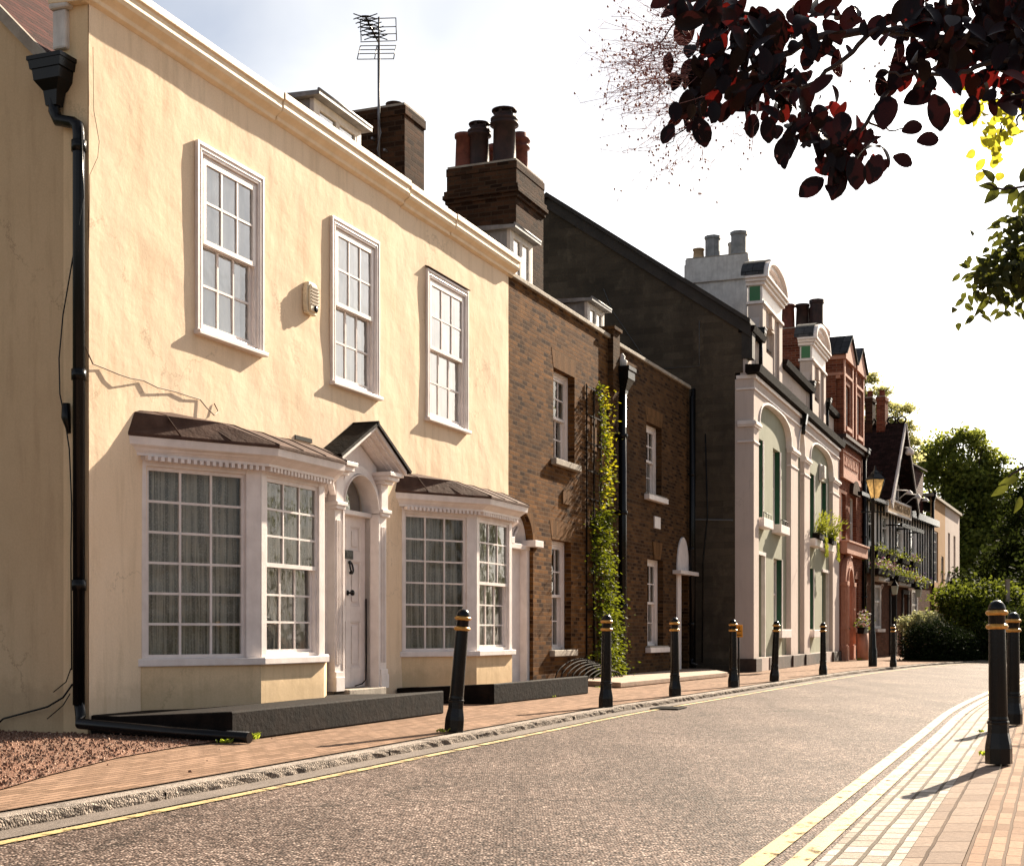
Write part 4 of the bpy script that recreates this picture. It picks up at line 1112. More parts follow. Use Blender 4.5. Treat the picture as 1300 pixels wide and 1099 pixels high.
# arched doorway
d0, d1 = dd
m = MB(); m.box(d0 + .03, d1 - .03, .17, .2, .1, 2.12); do = m.build('door', WHITE, E2)
m = MB(); m.box(d0, d0 + .09, .08, .22, .02, 2.12); m.box(d1 - .12, d1, .06, .22, .02, 2.12); m.box(d0, d1, .05, .22, 2.12, 2.2); m.box(d1 - .16, d1 + .2, -.10, .12, 2.17, 2.27); m.box(d0 - .12, d0 + .1, -.06, .12, 2.17, 2.27); m.build('door_frame', WHITE, do, bevel=.006)
m = MB(); P = arch_pts(d0 + .03, d1 - .03, 2.2, .46); m.add([(a, .2, b) for a, b in P], [tuple(range(len(P)))]); m.build('fanlight', GLASS, do)
m = MB(); m.add([(a, .3, b) for a, b in P], [tuple(range(len(P)))]); m.build('fanlight_backing', ROOMDARK, do)
m = MB(); arch_ring(m, d0 + .04, d1 - .04, 2.2, .44, .05, .12, .22); cxx = (d0 + d1) / 2
for an in (40, 65, 90, 115, 140): m.bar((cxx, .18, 2.2), (cxx + .44 * math.cos(R(an)), .18, 2.2 + .43 * math.sin(R(an))), .02, .03)
m.build('fanlight_bars', WHITE, do)
m = MB(); arch_ring(m, d0, d1, 2.2, .51, .17, -.006, .02, p=1.0); m.build('brick_arch', RUBBED, E2)
m = MB(); px0, px1 = H2.X(713), H2.X(723); m.prism_y(arch_pts(px0, px1, H2.Z(713, 626), .09) + [(px1, H2.Z(713, 639)), (px0, H2.Z(713, 639))], -.03, .0); m.build('plaque', RUBBED, E2)
# black hoop grille
E2m = E2
hg = MB()
for i in range(8):
    x0_ = 1.75 + i * .12; w_ = 2.6 - i * .12; zt_ = .40 - i * .03; yy = -.10 - i * .05
    hg.tube([(x0_ + w_ * u, yy, .02 + zt_ * (math.sin(math.pi * min(1, u * 1.0)) ** .45)) for u in [k / 14 for k in range(15)]], .011, 5)
hgo = hg.build('hoop_grille', BLACKMATT, None); hgo.location = E2.location; hgo.rotation_euler = E2.rotation_euler
tag(hgo, 'low black iron grille of curved hoops at the foot of the brown brick wall', 'grille')
def milk(px, py):
    m = MB(); p = ground(px, py, .62)
    m.lathe(p, [(.035, 0), (.037, .02), (.037, .1), (.02, .15), (.022, .17), (.02, .18)], 12)
    return m
m = milk(673, 857); p = ground(673, 857, .62)
stp = MB(); stp.prism_z([H2.world(.1, -.75)[:2], H2.world(1.35, -.75)[:2], H2.world(1.35, -.02)[:2], H2.world(.1, -.02)[:2]], 0, .12)
stpo = stp.build('door_step', BLACKMATT, None, bevel=.01); tag(stpo, 'low dark step before the arched doorway of the brown brick house', 'step')

o2 = H2.end(W2)
H3 = House('far_brick_house', o2, 23.0, 'shaded brown brick house beside the dark gable, with a white arched door hood', 'house', 'brown brick terraced houses')
E3 = H3.e; W3 = 5.2
u3 = (H3.X(820.5), H3.X(840), H3.Z(821, 629), H3.Z(821, 535))
g3 = (H3.X(822), H3.X(842), H3.Z(822, 823), H3.Z(822, 708))
d3 = (H3.X(859), H3.X(873), 0, H3.Z(860, 729))
zt3 = 6.08
wl = MB(); wall_front(wl, .0, W3, 0, zt3, [u3, g3, d3], 0, .26, 0); wl.build('front_wall', BRICKDARK, E3)
w = MB(); w.box(.01, W3 - .01, 7, 7.2, 0, 6); w.box(.2, W3 - .1, 1.6, 1.7, 0, 5.6); w.box(.2, W3 - .1, .28, 1.6, 2.9, 3.0); w.build('inner_wall', ROOMDARK, E3)
c = MB(); c.box(.29, W3 - .004, -.05, .3, zt3, zt3 + .07); c.build('parapet_coping', STONE, E3, bevel=.01)
r = MB(); slope(r, 0, W3, .3, 5.5, 3.2, 8.15); slope(r, 0, W3, 7.2, 4.8, 3.2, 8.15); ro3 = r.build('roof', PEGTILE, E3)
dormer(ro3, H3.X(746, .45), H3.X(767, .45), .45, 1.0, 6.0, H3.Z(746, 383, .45))
gauged(E3, u3[0], u3[1], u3[3]); 
m = MB(); m.prism_y([(g3[0] + .4, g3[3]), (g3[1] - .25, g3[3]), (g3[1] - .1, g3[3] + .34), (g3[0] + .3, g3[3] + .34)], -.02, 0); m.build('keystone', RUBBED, E3)
small_sash(E3, u3); small_sash(E3, g3)
for s_ in (u3, g3):
    m = MB(); m.box(s_[0] - .14, s_[1] + .12, -.11, .0, s_[2] - .08, s_[2] + .02); m.build('sill', WHITE, E3, bevel=.006)
m = MB(); m.prism_y(arch_pts(d3[0] - .02, d3[1] + .02, d3[3] + .08, .72), -.03, .04); dh = m.build('door_hood', WHITE, E3, bevel=.004)
m = MB(); m.box(d3[0] - .3, d3[1] + .25, -.18, 0, d3[3], d3[3] + .08); m.build('hood_shelf', WHITE, dh, bevel=.005)
m = MB(); m.box(d3[0] - .02, d3[0] + .24, -.035, .1, .08, d3[3] - .001); m.build('door_post', WHITE, dh, bevel=.005)
m = MB(); m.box(d3[0] + .24, d3[1], .16, .2, .08, d3[3] - .001); m.build('door', paint('maroon_paint', (.06, .012, .015), bump=0), E3)
m = MB(); q0, q1 = H3.X(829.7), H3.X(837); m.box(q0, q1, -.03, 0, H3.Z(830, 670), H3.Z(830, 655)); m.build('plaque', WHITE, E3, bevel=.005)
downpipe(E3, .36, -.11, H3.Z(786, 476, -.11) - .3, r=.075, zbot=.2, mat=BLACK, hs=1.3, collars=(1.3, 3, 4.4))
m = MB(); m.lathe((.36, -.1, H3.Z(786, 462)), [(.03, -.1), (.09, -.04), (.1, .02), (.05, .06), (.06, .1), (.02, .16)], 10); m.build('flue_cap', WHITEOLD, E3)
xq = W3 - .12
downpipe(E3, xq, -.09, 5.9, r=.045, zbot=.2, hopper=False)
# trellis with climber
tr = empty('wall_trellis', E2.location, E2.rotation_euler.z, 'thin black trellis fixed to the brick wall behind the climbing plant', 'trellis')
tx0, tx1 = H2.X(743.5), W2 - .2; tz = H2.Z(743, 487)
m = MB()
for i in range(4):
    x = tx0 + (tx1 - tx0) * i / 3; m.box(x - .012, x + .012, -.03, -.01, .1, tz)
for i in range(11):
    z = .3 + (tz - .35) * i / 10; m.box(tx0 - .012, tx1 + .012, -.042, -.031, z - .011, z + .011)
m.build('trellis_grid', BLACKMATT, tr)
IVY = leaf('climber_leaf', (.012, .03, .005), (.05, .085, .010), (.30, .34, .02), .3, 3)
cl = empty('climbing_plant', E2.location, E2.rotation_euler.z, 'tall narrow climbing plant with yellow green leaves beside the black downpipe', 'climber')
st = MB()
for i in range(4):
    x = tx0 + .3 + i * .28; st.tube([(x + .06 * math.sin(k * 1.3 + i), -.06 - .03 * (k % 2), k * .42) for k in range(int((3 + (i == 1) * 2.1 + .2 * i) / .42))], .012, 5)
st.build('stem', paint('bark_brown', (.07, .045, .03), bump=.002), cl)
lf = MB()
def leafquad(mb, c, L, w, d=None, up=None):
    d = d or Vector((rnd.gauss(0, 1), rnd.gauss(0, 1), rnd.gauss(0, .7))).normalized()
    u = Vector((rnd.gauss(0, 1), rnd.gauss(0, 1), rnd.gauss(0, 1))); s = d.cross(u).normalized(); nrm = s.cross(d)
    m = c + d * L * .5 - nrm * L * .06
    mb.add([c, m + s * w, c + d * L, m - s * w], [(0, 1, 2, 3)], 0, False)
tiers = []
z = .12
while z < 5.15:
    f = z / 5.15
    wdt = .86 * (1 - f) ** .55 * (1 if z < 3.1 else .62) + .12
    cxl = tx0 + .62 + .16 * math.sin(z * 2) - (.12 if z > 3 else 0)
    n = int((200 if z < 3.0 else 34) * (.4 + .7 * rnd.random()))
    for _ in range(n):
        c = Vector((cxl + rnd.gauss(0, wdt * .36), -.08 - abs(rnd.gauss(0, .12)) * (1.2 - f), z + rnd.gauss(0, .035)))
        d = Vector((rnd.gauss(0, 1), -abs(rnd.gauss(.7, .5)), rnd.gauss(-.15, .25))).normalized()
        leafquad(lf, c, rnd.uniform(.05, .09), rnd.uniform(.012, .022), d)
    z += rnd.uniform(.075, .13)
lf.build('foliage', IVY, cl)
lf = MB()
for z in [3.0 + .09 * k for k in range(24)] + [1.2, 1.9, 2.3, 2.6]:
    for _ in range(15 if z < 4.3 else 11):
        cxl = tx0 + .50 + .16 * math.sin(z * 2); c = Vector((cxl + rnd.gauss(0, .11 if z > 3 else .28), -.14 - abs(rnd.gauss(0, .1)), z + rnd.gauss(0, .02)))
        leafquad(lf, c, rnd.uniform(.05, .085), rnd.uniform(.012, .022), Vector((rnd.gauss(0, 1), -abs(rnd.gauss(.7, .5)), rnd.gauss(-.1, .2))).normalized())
lf.build('sunlit_leaves', leaf('sunlit_leaf', (.12, .13, .012), (.24, .23, .018), (.55, .50, .02), .38, 6), cl)  # sun on the upper sprigs, painted as bright yellow leaves over the dark foliage
# ------------------------------------------------------------------ PALE GREEN AND WHITE HOUSE with the dark gable
H4 = House('pale_green_house', (5.236, 29.85), 21.3, 'pale green and white arched house with a tall dark gable end', 'house')
E4 = H4.e; W4 = 13.0; F = .12     # green panels set back by F behind the white framework
zg = 6.36
def sup(t): return t
A1 = (.55, 4.62); AM = (5.62, 6.62); A2 = (7.5, 11.7)
fr_ = MB()
wall_front(fr_, 0, W4, 0, zg, [(A1[0], A1[1], .3, 6.12), (AM[0], AM[1], .3, 6.12), (A2[0], A2[1], .3, 6.12)], 0, F, 0)
for a in (A1, AM, A2): arch_fill(fr_, a[0], a[1], 5.42, .68, 6.12, 0, F, 0, p=.72 if a is not AM else 1.0)
fr_.box(0, .3, .001, .41, .28, zg)
fro = fr_.build('front_wall', WHITEWALL, E4)
tr_ = MB()
for a in (A1, AM, A2): arch_ring(tr_, a[0] + .05, a[1] - .05, 5.42, .63, .05, -.03, F, p=.72 if a is not AM else 1.0)
for x0, x1 in ((-.03, .58), (4.6, 5.64), (6.6, 7.53), (11.67, 13.03)):
    for z0, z1, e in ((5.32, 5.36, .03), (5.36, 5.42, .07), (5.42, 5.45, .05), (4.98, 5.02, .02)): tr_.box(x0 - e * .5, x1 + e * .5, -e, (.35 if x0 < 0 else .1), z0, z1)
for z0, z1, e in ((6.0 + .12, 6.16, .03), (6.36, 6.44, .05)): tr_.box(-.03, W4 + .02, -e, .38, z0, z1)
tr_.build('mouldings', WHITE, fro, bevel=.004)
pn = MB()
zu0 = 3.42; zu1 = 5.22
up = [(.75, 1.62), (2.85, 3.75), (7.95, 8.95), (10.2, 11.2)]
lo_ = [(2.95, 4.0), (7.75, 8.85)]
dr_ = [(.75, 1.75), (10.4, 11.5)]
hl = [(a, b, zu0, zu1) for a, b in up] + [(a, b, .95, 2.62) for a, b in lo_] + [(a, b, .3, 2.6) for a, b in dr_]
wall_front(pn, A1[0] - .05, A1[1] + .05, .28, 6.15, [h for h in hl if h[0] < 5], F, .2, 0)
wall_front(pn, AM[0] - .05, AM[1] + .05, .28, 6.15, [], F, .2, 0)
wall_front(pn, A2[0] - .05, A2[1] + .05, .28, 6.15, [h for h in hl if h[0] > 7], F, .2, 0)
pn.build('green_panel', GREENWALL, E4)
for a, b in up + lo_:
    up_ = (a, b) in up; c, d = (zu0, zu1) if up_ else (.95, 2.62)
    M = MB(); y = F + .12
    M.box(a, a + .06, y, y + .08, c, d); M.box(b - .06, b, y, y + .08, c, d); M.box(a + .06, b - .06, y, y + .08, d - .06, d); M.box(a + .06, b - .06, y, y + .08, c, c + .05)
    M.box(b - .001, b + .055, F - .02, F + .05, c, d)
    M.box(a + .06, b - .06, y + .01, y + .07, (c + d) / 2 - .025, (c + d) / 2 + .025); M.box((a + b) / 2 - .012, (a + b) / 2 + .012, y + .02, y + .06, c + .05, d - .06)
    wo = M.build('window', WHITE, E4)
    M = MB(); M.box(a + .05, b - .05, y + .04, y + .045, c, d); M.build('glass', GLASS, wo)
    M = MB(); M.box(a, b, y + .14, y + .16, c, d); M.build('curtain', LACE, wo)
    M = MB(); M.box(b - .02, b - .002, F + .005, y - .002, c, d); M.box(a + .002, a + .02, F + .005, y - .002, c, d); M.build('window_reveal', GREENPAINT, wo)
    M = MB(); M.box(a - .12, b + .14, -.10, F + .1, c - .22, c - .02); M.build('sill', WHITE, wo, bevel=.008)
    if up_ and a < 5:
        M = MB(); M.tube([(a, -.07, c + .1), (b, -.07, c + .1)], .01, 5); 
        for k in range(4): M.tube([(a + (b - a) * k / 3, -.07, c - .02), (a + (b - a) * k / 3, -.07, c + .1)], .007, 5)
        M.build('sill_rail', BLACK, wo)
for a, b in dr_:
    M = MB(); M.box(a, b, F + .14, F + .18, .3, 2.6)
    do = M.build('door', GREENPAINT, E4)
    M = MB()
    for c, d in ((.45, 1.1), (1.3, 2.4)):
        rect_frame(M, a + .15, (a + b) / 2 - .06, c, d, .03, F + .12, F + .14); rect_frame(M, (a + b) / 2 + .06, b - .15, c, d, .03, F + .12, F + .14)
    M.build('door_panel', GREENPAINT, do)
    M = MB(); M.box(b - .002, b + .06, F - .03, F + .06, .3, 2.62); M.box(a - .04, b + .06, F - .04, F + .02, 2.6, 2.68); M.build('door_frame', WHITE, do)
    M = MB(); M.tube([(a + .2, F + .12, 1.3), (a + .2, F + .07, 1.3)], .03, 8); M.build('door_knob', GOLD, do)
pl = MB(); 
for x0, x1, e in ((-.02, .62, .04), (1.78, 4.64, .0), (4.64, 5.6, .04), (5.6, 6.6, 0), (6.6, 7.55, .04), (7.55, 10.37, 0), (11.52, 13.02, .04)):
    pl.box(x0, x1 - .003, -e - .02, .42 if x0 < 0 else .2, 0, .29)
pl.build('plinth', paint('brown_plinth', (.10, .066, .05), (.03, .022, .018), 1.2, .8, .004, 20, dirt=.5), E4, bevel=.006)
# dark side gable
SLP = (10.74 - 7.6) / (4.72 - .24)
gb = MB(); gb.prism_x([(.41, -.1), (.41, 6.5), (.24, 6.5), (.24, 7.58), (4.72, 10.72), (9.2, 7.58), (9.2, -.1)], -.0, .28)
gb.build('side_gable', brick('dark_gable_render', (.070, .055, .040), (.105, .083, .060), (.10, .08, .058), bw=.45, rh=.15, ms=.006, stain=(.030, .026, .022), stainamt=.75, patch=(.15, .12, .085), bump=.004), E4)  # mottled dark brown with faint courses
DCOP = paint('dark_coping', (.045, .038, .033), (.03, .026, .023), 4, .8, .004, dirt=.3)
gc = MB()
for (ya, za), (yb_, zb_) in (((.05, 7.52), (4.72, 10.79)), ((9.3, 7.55), (4.72, 10.79))):
    gc.prism_x([(ya, za), (yb_, zb_), (yb_, zb_ + .1), (ya, za + .1)], -.16, .4)
    gc.prism_x([(ya + (.02 if ya < 4 else -.02), za - .26), (yb_, zb_ - .26), (yb_, zb_ - .002), (ya, za - .002)], -.07, -.0)
gc.box(-.02, .3, .03, .26, 6.8, 7.5)
gc.build('gable_coping', DCOP, E4)
cn = MB(); cn.tube([(-.015, 3.4, 8.6), (-.015, 3.2, 8.1), (-.015, 2.4, 6.9), (-.015, 2.3, 6.4), (-.015, 2.3, 4.9)], .008, 4); cn.tube([(-.015, 1.2, 7.7), (-.015, 1.2, 6.7), (-.015, 2.1, 6.7)], .008, 4); cn.tube([(-.01, 8, 3.3), (-.01, 1.6, 3.35), (-.01, .45, 3.3)], .02, 5)
cn.build('surface_conduit', paint('grey_conduit', (.11, .11, .11), bump=0), E4)
dp = MB(); dp.tube([(-.07, 1.32, 6.2), (-.07, 1.32, .1)], .05, 8); dp.tube([(-.08, 1.05, 5.2), (-.08, 1.0, 3.4), (-.08, 1.1, 2.4), (-.08, 1.12, .2)], .015, 6); dp.build('downpipe', BLACK, E4)
r = MB(); slope(r, .28, W4, .2, 7.5, 4.72, 10.62); slope(r, .28, W4, 9.2, 7.5, 4.72, 10.62)
r.box(.28, W4, 8.9, 9.1, 0, 7.5); ro4 = r.build('roof', SLATE, E4)
# upper white parapet with black gutter
pw = MB(); pw.box(.02, 13.0, .16, .3, 6.44, 7.36); pw.build('attic_parapet', WHITEWALL, E4)
gt = MB(); gt.prism_x([(-.16, 6.46), (-.2, 6.62), (.15, 6.64), (.15, 6.46)], -.2, W4 + .05); gt.build('gutter', BLACKMATT, E4)
for a, b in ((-.04, 1.3), (3.98, 8.35), (10.95, 13.05)):
    m = MB(); m.prism_x([(.0, 7.37), (-.04, 7.5), (.33, 7.52), (.33, 7.37)], a, b); m.build('attic_gutter', BLACKMATT, E4)
for x in (1.18, 8.2, 11.15):
    downpipe(E4, x, .08, 7.45, r=.045, zbot=6.7, hopper=True, collars=(), name='attic_downpipe', hs=.7)
m = MB(); m.prism_x([(-.14, 6.2), (-.18, 6.46), (.0, 6.46), (.0, 6.2)], 5.95, 6.15); m.tube([(6.05, -.09, 6.25), (6.05, -.06, 5.95)], .05, 8); m.build('gutter_outlet', BLACK, E4)
def attic_gable(par, x0, x1, z0, zw0, zw1, zent, zarc, rise):
    m = MB(); c = (x0 + x1) / 2; y = .14
    wall_front(m, x0 + .12, x1 - .12, z0, zent, [(c - .5, c + .5, zw0, zw1)], y, .25)
    m.box(x0 + .121, x0 + .14, y + .002, .42, z0, zent); m.box(x1 - .14, x1 - .121, y + .002, .42, z0, zent); m.box(x0 + .14, x1 - .14, .40, .42, z0, zent)
    for a, b in ((x0 + .12, x0 + .5), (x1 - .5, x1 - .12)): m.box(a, b, y - .06, y + .001, z0, zent)
    m.prism_y([(c - .12, zw1), (c + .12, zw1), (c + .18, zw1 + .3), (c - .18, zw1 + .3)], y - .07, y + .001)
    # swept shoulders
    for sg, e in ((-1, x0 + .12), (1, x1 - .12)):
        P = [(e, 6.46), (e, 8.0)] + [(e + sg * (.06 + .42 * (k / 6) ** 2), 7.95 - .62 * (k / 6)) for k in range(1, 7)] + [(e + sg * .48, 6.46)]
        m.prism_y(P if sg > 0 else P[::-1], y + .004, y + .2)
    o = m.build('attic_gable', WHITEWALL, par)
    t = MB()
    for a, b, e in ((zent, zent + .06, .04), (zarc - .2, zarc - .12, .05), (zarc - .12, zarc - .05, .10), (zarc - .05, zarc, .15)):
        t.box(x0 + .12 - e, x1 - .12 + e, y - .06 - e, .46, a, b)
    t.box(x0 + .12, x1 - .12, y - .05, .42, zent + .06, zarc - .2)
    arch_ring(t, x0 + .12, x1 - .12, zarc, rise - .1, .10, y - .2, .44); arch_ring(t, x0 + .2, x1 - .2, zarc, rise - .2, .10, y - .12, .5)
    P = arch_pts(x0 + .15, x1 - .15, zarc, rise - .12); t.prism_y(P, y - .03, .4)
    t.build('pediment', WHITE, o, bevel=.004)
    g = MB(); g.box(x0 + .105, x0 + .119, y + .0, .38, zent + .08, zarc - .22); g.build('green_cheek_panel', GREENPANEL, o)
    rr = MB(); A = arch_pts(x0 + .0, x1 - .0, zarc + .02, rise + .02); B = arch_pts(x0 + .0, x1 - .0, zarc + .02, rise + .02)
    for (a, za), (b, zb) in zip(A, A[1:]): rr.add([(a, y - .1, za), (b, y - .1, zb), (b, .56, zb), (a, .56, za)], [(0, 1, 2, 3)])
    rr.build('gable_roof', SLATE, o)
    g = MB(); g.box(c - .5, c + .5, y + .18, y + .2, zw0, zw1); g.build('glass', GLASS, o)
    g = MB(); g.box(c - .5, c + .5, y + .22, y + .24, zw0, zw1); g.build('blind', paint('tan_blind', (.5, .38, .25), bump=0), o)
    g = MB(); g.box(c - .5, c - .45, y + .12, y + .2, zw0, zw1); g.box(c + .45, c + .5, y + .12, y + .2, zw0, zw1); g.box(c - .45, c + .45, y + .12, y + .2, (zw0 + zw1) / 2 - .03, (zw0 + zw1) / 2 + .03); g.build('window_frame', WHITE, o)
attic_gable(E4, 1.30, 3.98, 6.44, 6.65, 7.95, 8.30, 8.92, .55)
attic_gable(E4, 8.30, 10.98, 6.44, 6.65, 7.95, 8.30, 8.92, .55)
cxw = H4.X(949, 1.0)
cy0 = 1.0; cxw = 4.35; cy0 = H4.W(949, cxw); cy1 = H4.W(871, cxw)
zt = H4.Z(949, 322, cy0)
ch_ = chimney(ro4, cxw, cxw + 1.1, cy0, cy1, 7.8, zt, WHITEOLD, [
    (cxw + .3, cy0 + .28, .2, .62, POTGREY, 'square'), (cxw + .3, cy0 + .95, .19, .58, POTGREY, 'square'), (cxw + .8, cy0 + .5, .16, .5, POTGREY, 'square'),
    (cxw + .3, cy1 - .25, .14, .3, POTBUFF, 'plain'), (cxw + .7, cy1 - .45, .1, .2, POTBUFF, 'plain')], corb=False)
m = MB(); m.box(cxw - .07, cxw + 1.17, cy0 - .07, cy1 + .07, zt - .62, zt - .5); m.box(cxw - .04, cxw + 1.14, cy0 - .04, cy1 + .04, zt - .499, zt - .141); m.build('chimney_band', WHITEOLD, ch_, bevel=.01)
lp = MB(); bx, bz = H4.X(1046), H4.Z(1046, 598); lp.box(bx - .2, bx + .2, -.06 + F, F, bz - .28, bz + .2); lp.box(bx - .17, bx + .17, -.16 + F, F - .06, bz - .22, bz + .15)
lpo = lp.build('alarm_box', WHITEOLD, None, bevel=.02); lpo.location = E4.location; lpo.rotation_euler = E4.rotation_euler
tag(lpo, 'small white alarm box high on the pale green wall under the right arch', 'alarm box')
# window box plants of the green house
def flower_box(loc, rz, L, label, group, cols, box=True, hang=False, n=160, trail=.2, name='window_box', cat='window box', w=.2, upr=.18):
    e = empty(name, loc, rz, label, cat, group)
    m = MB()
    if box: m.prism_x([(-w, .0), (-w - .02, .2), (0, .2), (0, .0)], -L / 2, L / 2); m.build('trough', BLACKMATT if cols else WHITE, e, bevel=.006)
    elif hang:
        m.lathe((0, 0, -.06), [(.03, -.14), (.13, -.1), (.19, 0.0), (.2, .06)], 12); m.tube([(0, 0, .05), (0, 0, .45)], .006, 4); m.build('basket', BLACKMATT, e)
    f = MB()
    for _ in range(n):
        c = Vector((rnd.uniform(-L / 2, L / 2), -w / 2 + rnd.gauss(0, w * .6), .2 + abs(rnd.gauss(0, .5)) * upr - (rnd.random() < .4) * rnd.random() * trail)) if not hang else Vector((rnd.gauss(0, .16), rnd.gauss(0, .16), .1 + rnd.gauss(0, .12)))
        leafquad(f, c, rnd.uniform(.07, .13), rnd.uniform(.025, .04))
    f.build('foliage', PLANTG, e)
    for k, (mat, cnt) in enumerate(cols):
        q = MB()
        for _ in range(cnt):
            c = Vector((rnd.uniform(-L / 2, L / 2) if not hang else rnd.gauss(0, .13), -w * .7 + rnd.gauss(0, w * .4), .22 + abs(rnd.gauss(0, .5)) * upr))
            if hang: c.z = .14 + rnd.gauss(0, .1)
            for j in range(3): leafquad(q, c + Vector((rnd.gauss(0, .015), rnd.gauss(0, .015), rnd.gauss(0, .015))), .05, .03)
        q.build('flowers', mat, e)['kind'] = 'stuff'
    return e
PLANTG = leaf('bedding_leaf', (.03, .05, .01), (.10, .125, .025), (.26, .29, .04), .35, 8)
GRASSY = leaf('planter_grass', (.06, .09, .012), (.18, .20, .03), (.34, .36, .04), .4, 8)
FWHITE = paint('white_petal', (.8, .76, .72), bump=0); FPINK = paint('pink_petal', (.7, .3, .5), bump=0); FRED = paint('red_petal', (.6, .03, .06), bump=0); FPURP = paint('purple_petal', (.22, .06, .4), bump=0); FYEL = paint('yellow_petal', (.7, .5, .05), bump=0)
rzh = lambda H: H.e.rotation_euler.z
for (a, b), lab in zip(up[2:], ('left planter with tall grassy plants on the right arch sill', 'right planter with tall grassy plants on the right arch sill')):
    p = H4.world((a + b) / 2, -.04, zu0 - .02)
    e = empty('window_planter', p, rzh(H4), 'yellow green trailing plant in the ' + ('left' if a < 9 else 'right') + ' upper window of the right arch', 'window box', 'planters in the green house windows')
    m = MB(); m.box(-.42, .42, -.14, .06, 0, .16); m.build('trough', BLACKMATT, e)
    f = MB()
    for _ in range(260):
        c = Vector((rnd.uniform(-.4, .42), rnd.uniform(-.12, .05), .12)); t = rnd.gauss(0, .5); L_ = rnd.uniform(.2, .8)
        d = Vector((math.sin(t), -abs(rnd.gauss(.2, .3)), math.cos(t))).normalized(); c2 = c + d * L_
        leafquad(f, c + d * rnd.uniform(0, L_), rnd.uniform(.1, .22), .018, (d + Vector((rnd.gauss(0, .5), -.3, rnd.gauss(-.1, .5)))).normalized())
        if rnd.random() < .3: leafquad(f, Vector((rnd.uniform(0, .5), -.2, .1 - rnd.random() * .5)), .12, .03, Vector((rnd.gauss(0, .4), -.3, -1)).normalized())
    f.build('foliage', GRASSY, e)

# ------------------------------------------------------------------ RED BRICK HOUSE
o5 = H4.end(W4)
H5 = House('red_brick_house', (o5[0], o5[1]), 23.5, 'red brick house with two pedimented attic bays and a pink terracotta doorway', 'house')
E5 = H5.e; W5 = H5.X(1095)
wl = MB(); zr5 = 6.9
xw0, xw1 = H5.X(1079), H5.X(1087)
hl5 = [(.35, 1.15, 3.6, 5.15), (xw0, xw1, 3.6, 5.2), (.55, 1.45, .1, 2.7), (2.6, 3.5, 1.0, 2.6)]
wall_front(wl, 0, W5, 0, zr5, hl5, 0, .25); wl.build('front_wall', BRICKRED, E5)
wl = MB(); wl.box(.0, W5, .1, 6, zr5, 8.7); wl.box(-.0, .15, .3, 8, 5, zr5); wl.box(.0, W5, 6, 6.2, 0, zr5); wl.build('attic_wall', BRICKRED, E5)
m = MB(); m.box(-.05, W5 + .1, -.12, .1, zr5 - .22, zr5 - .1); m.box(-.05, W5 + .14, -.22, .12, zr5 - .1, zr5); m.build('cornice', paint('dark_brown_trim', (.05, .03, .025), bump=.002), E5)
m = MB(); m.box(0, W5, -.02, .1, 8.6, 8.7); m.box(-.02, W5, -.06, .1, 8.7, 8.78); m.build('attic_coping', RUBBEDRED, E5)
for i, (a, b) in enumerate(((.15, 1.75), (2.2, 3.8))):
    m = MB(); c = (a + b) / 2
    wall_front(m, a, b, zr5, 9.2, [(c - .35, c + .35, 7.2, 8.5)], -.10, .2)
    m.box(a, a + .1, -.098, .8, zr5, 9.2); m.box(b - .1, b, -.098, .8, zr5, 9.2)
    o = m.build('attic_bay', BRICKRED, E5)
    m = MB(); m.box(a - .08, b + .08, -.2, .8, 9.2, 9.32); m.box(a - .02, b + .02, -.14, .8, 8.72, 8.8); m.prism_y([(a - .1, 9.32), (b + .1, 9.32), (c, 9.98)], -.2, .7); m.box(a, a + .16, -.14, -.1, zr5 + .1, 9.2); m.box(b - .16, b, -.14, -.1, zr5 + .1, 9.2)
    m.box(c - .45, c + .45, -.16, -.09, 7.08, 7.2); m.build('pediment', RUBBEDRED, o)
    m = MB(); m.bar((a - .16, .25, 9.34), (c, .25, 10.06), 1.1, .05, up=(0, 1, 0)); m.bar((b + .16, .25, 9.34), (c, .25, 10.06), 1.1, .05, up=(0, 1, 0)); 
    m = MB()
    for sg in (-1, 1):
        e = c + sg * ((b - a) / 2 + .16); m.prism_y([(e, 9.33), (c, 10.02), (c, 10.07), (e, 9.38)], -.26, .85)
    m.build('bay_roof', SLATE, o)
    m = MB(); m.box(c - .35, c + .35, .0, .02, 7.2, 8.5); m.build('glass', GLASS, o)
    m = MB(); m.box(c - .35, c + .35, .06, .08, 7.2, 8.5); m.build('blind', ROOMDARK, o)  # near-black sheet, stands in for the unlit room behind the glass
    m = MB(); rect_frame(m, c - .35, c + .35, 7.2, 8.5, .05, -.02, .04); m.box(c - .3, c + .3, -.01, .03, 7.83, 7.88); m.build('window_frame', WHITEOLD, o)
r = MB(); slope(r, 0, W5, .3, 8.6, 3.5, 10.2); slope(r, 0, W5, 6, 8.0, 3.5, 10.2); r.prism_x([(.2, 6), (.2, 8.6), (3.5, 10.1), (6, 7.9), (6, 6)], W5 - .2, W5 - .01); r.prism_x([(.4, 6), (.4, 8.6), (3.5, 10.1), (6, 7.9), (6, 6)], .01, .2); ro5 = r.build('roof', DARKTILE, E5)
cx5 = .05; ya, yb2 = H5.W(1046, cx5), H5.W(989, cx5)
z5 = H5.Z(1046, 414, max(ya, .3)) if False else 10.25
chimney(ro5, cx5, cx5 + .9, ya, yb2, 6.5, z5, BRICKRED, [(cx5 + .3, ya + .28, .21, .85, POTDARK, 'square'), (cx5 + .3, ya + (yb2 - ya) * .52, .2, .75, POTDARK, 'plain'), (cx5 + .3, yb2 - .22, .2, .78, TERRA, 'plain'), (cx5 + .72, ya + .6, .17, .7, POTDARK, 'plain')])
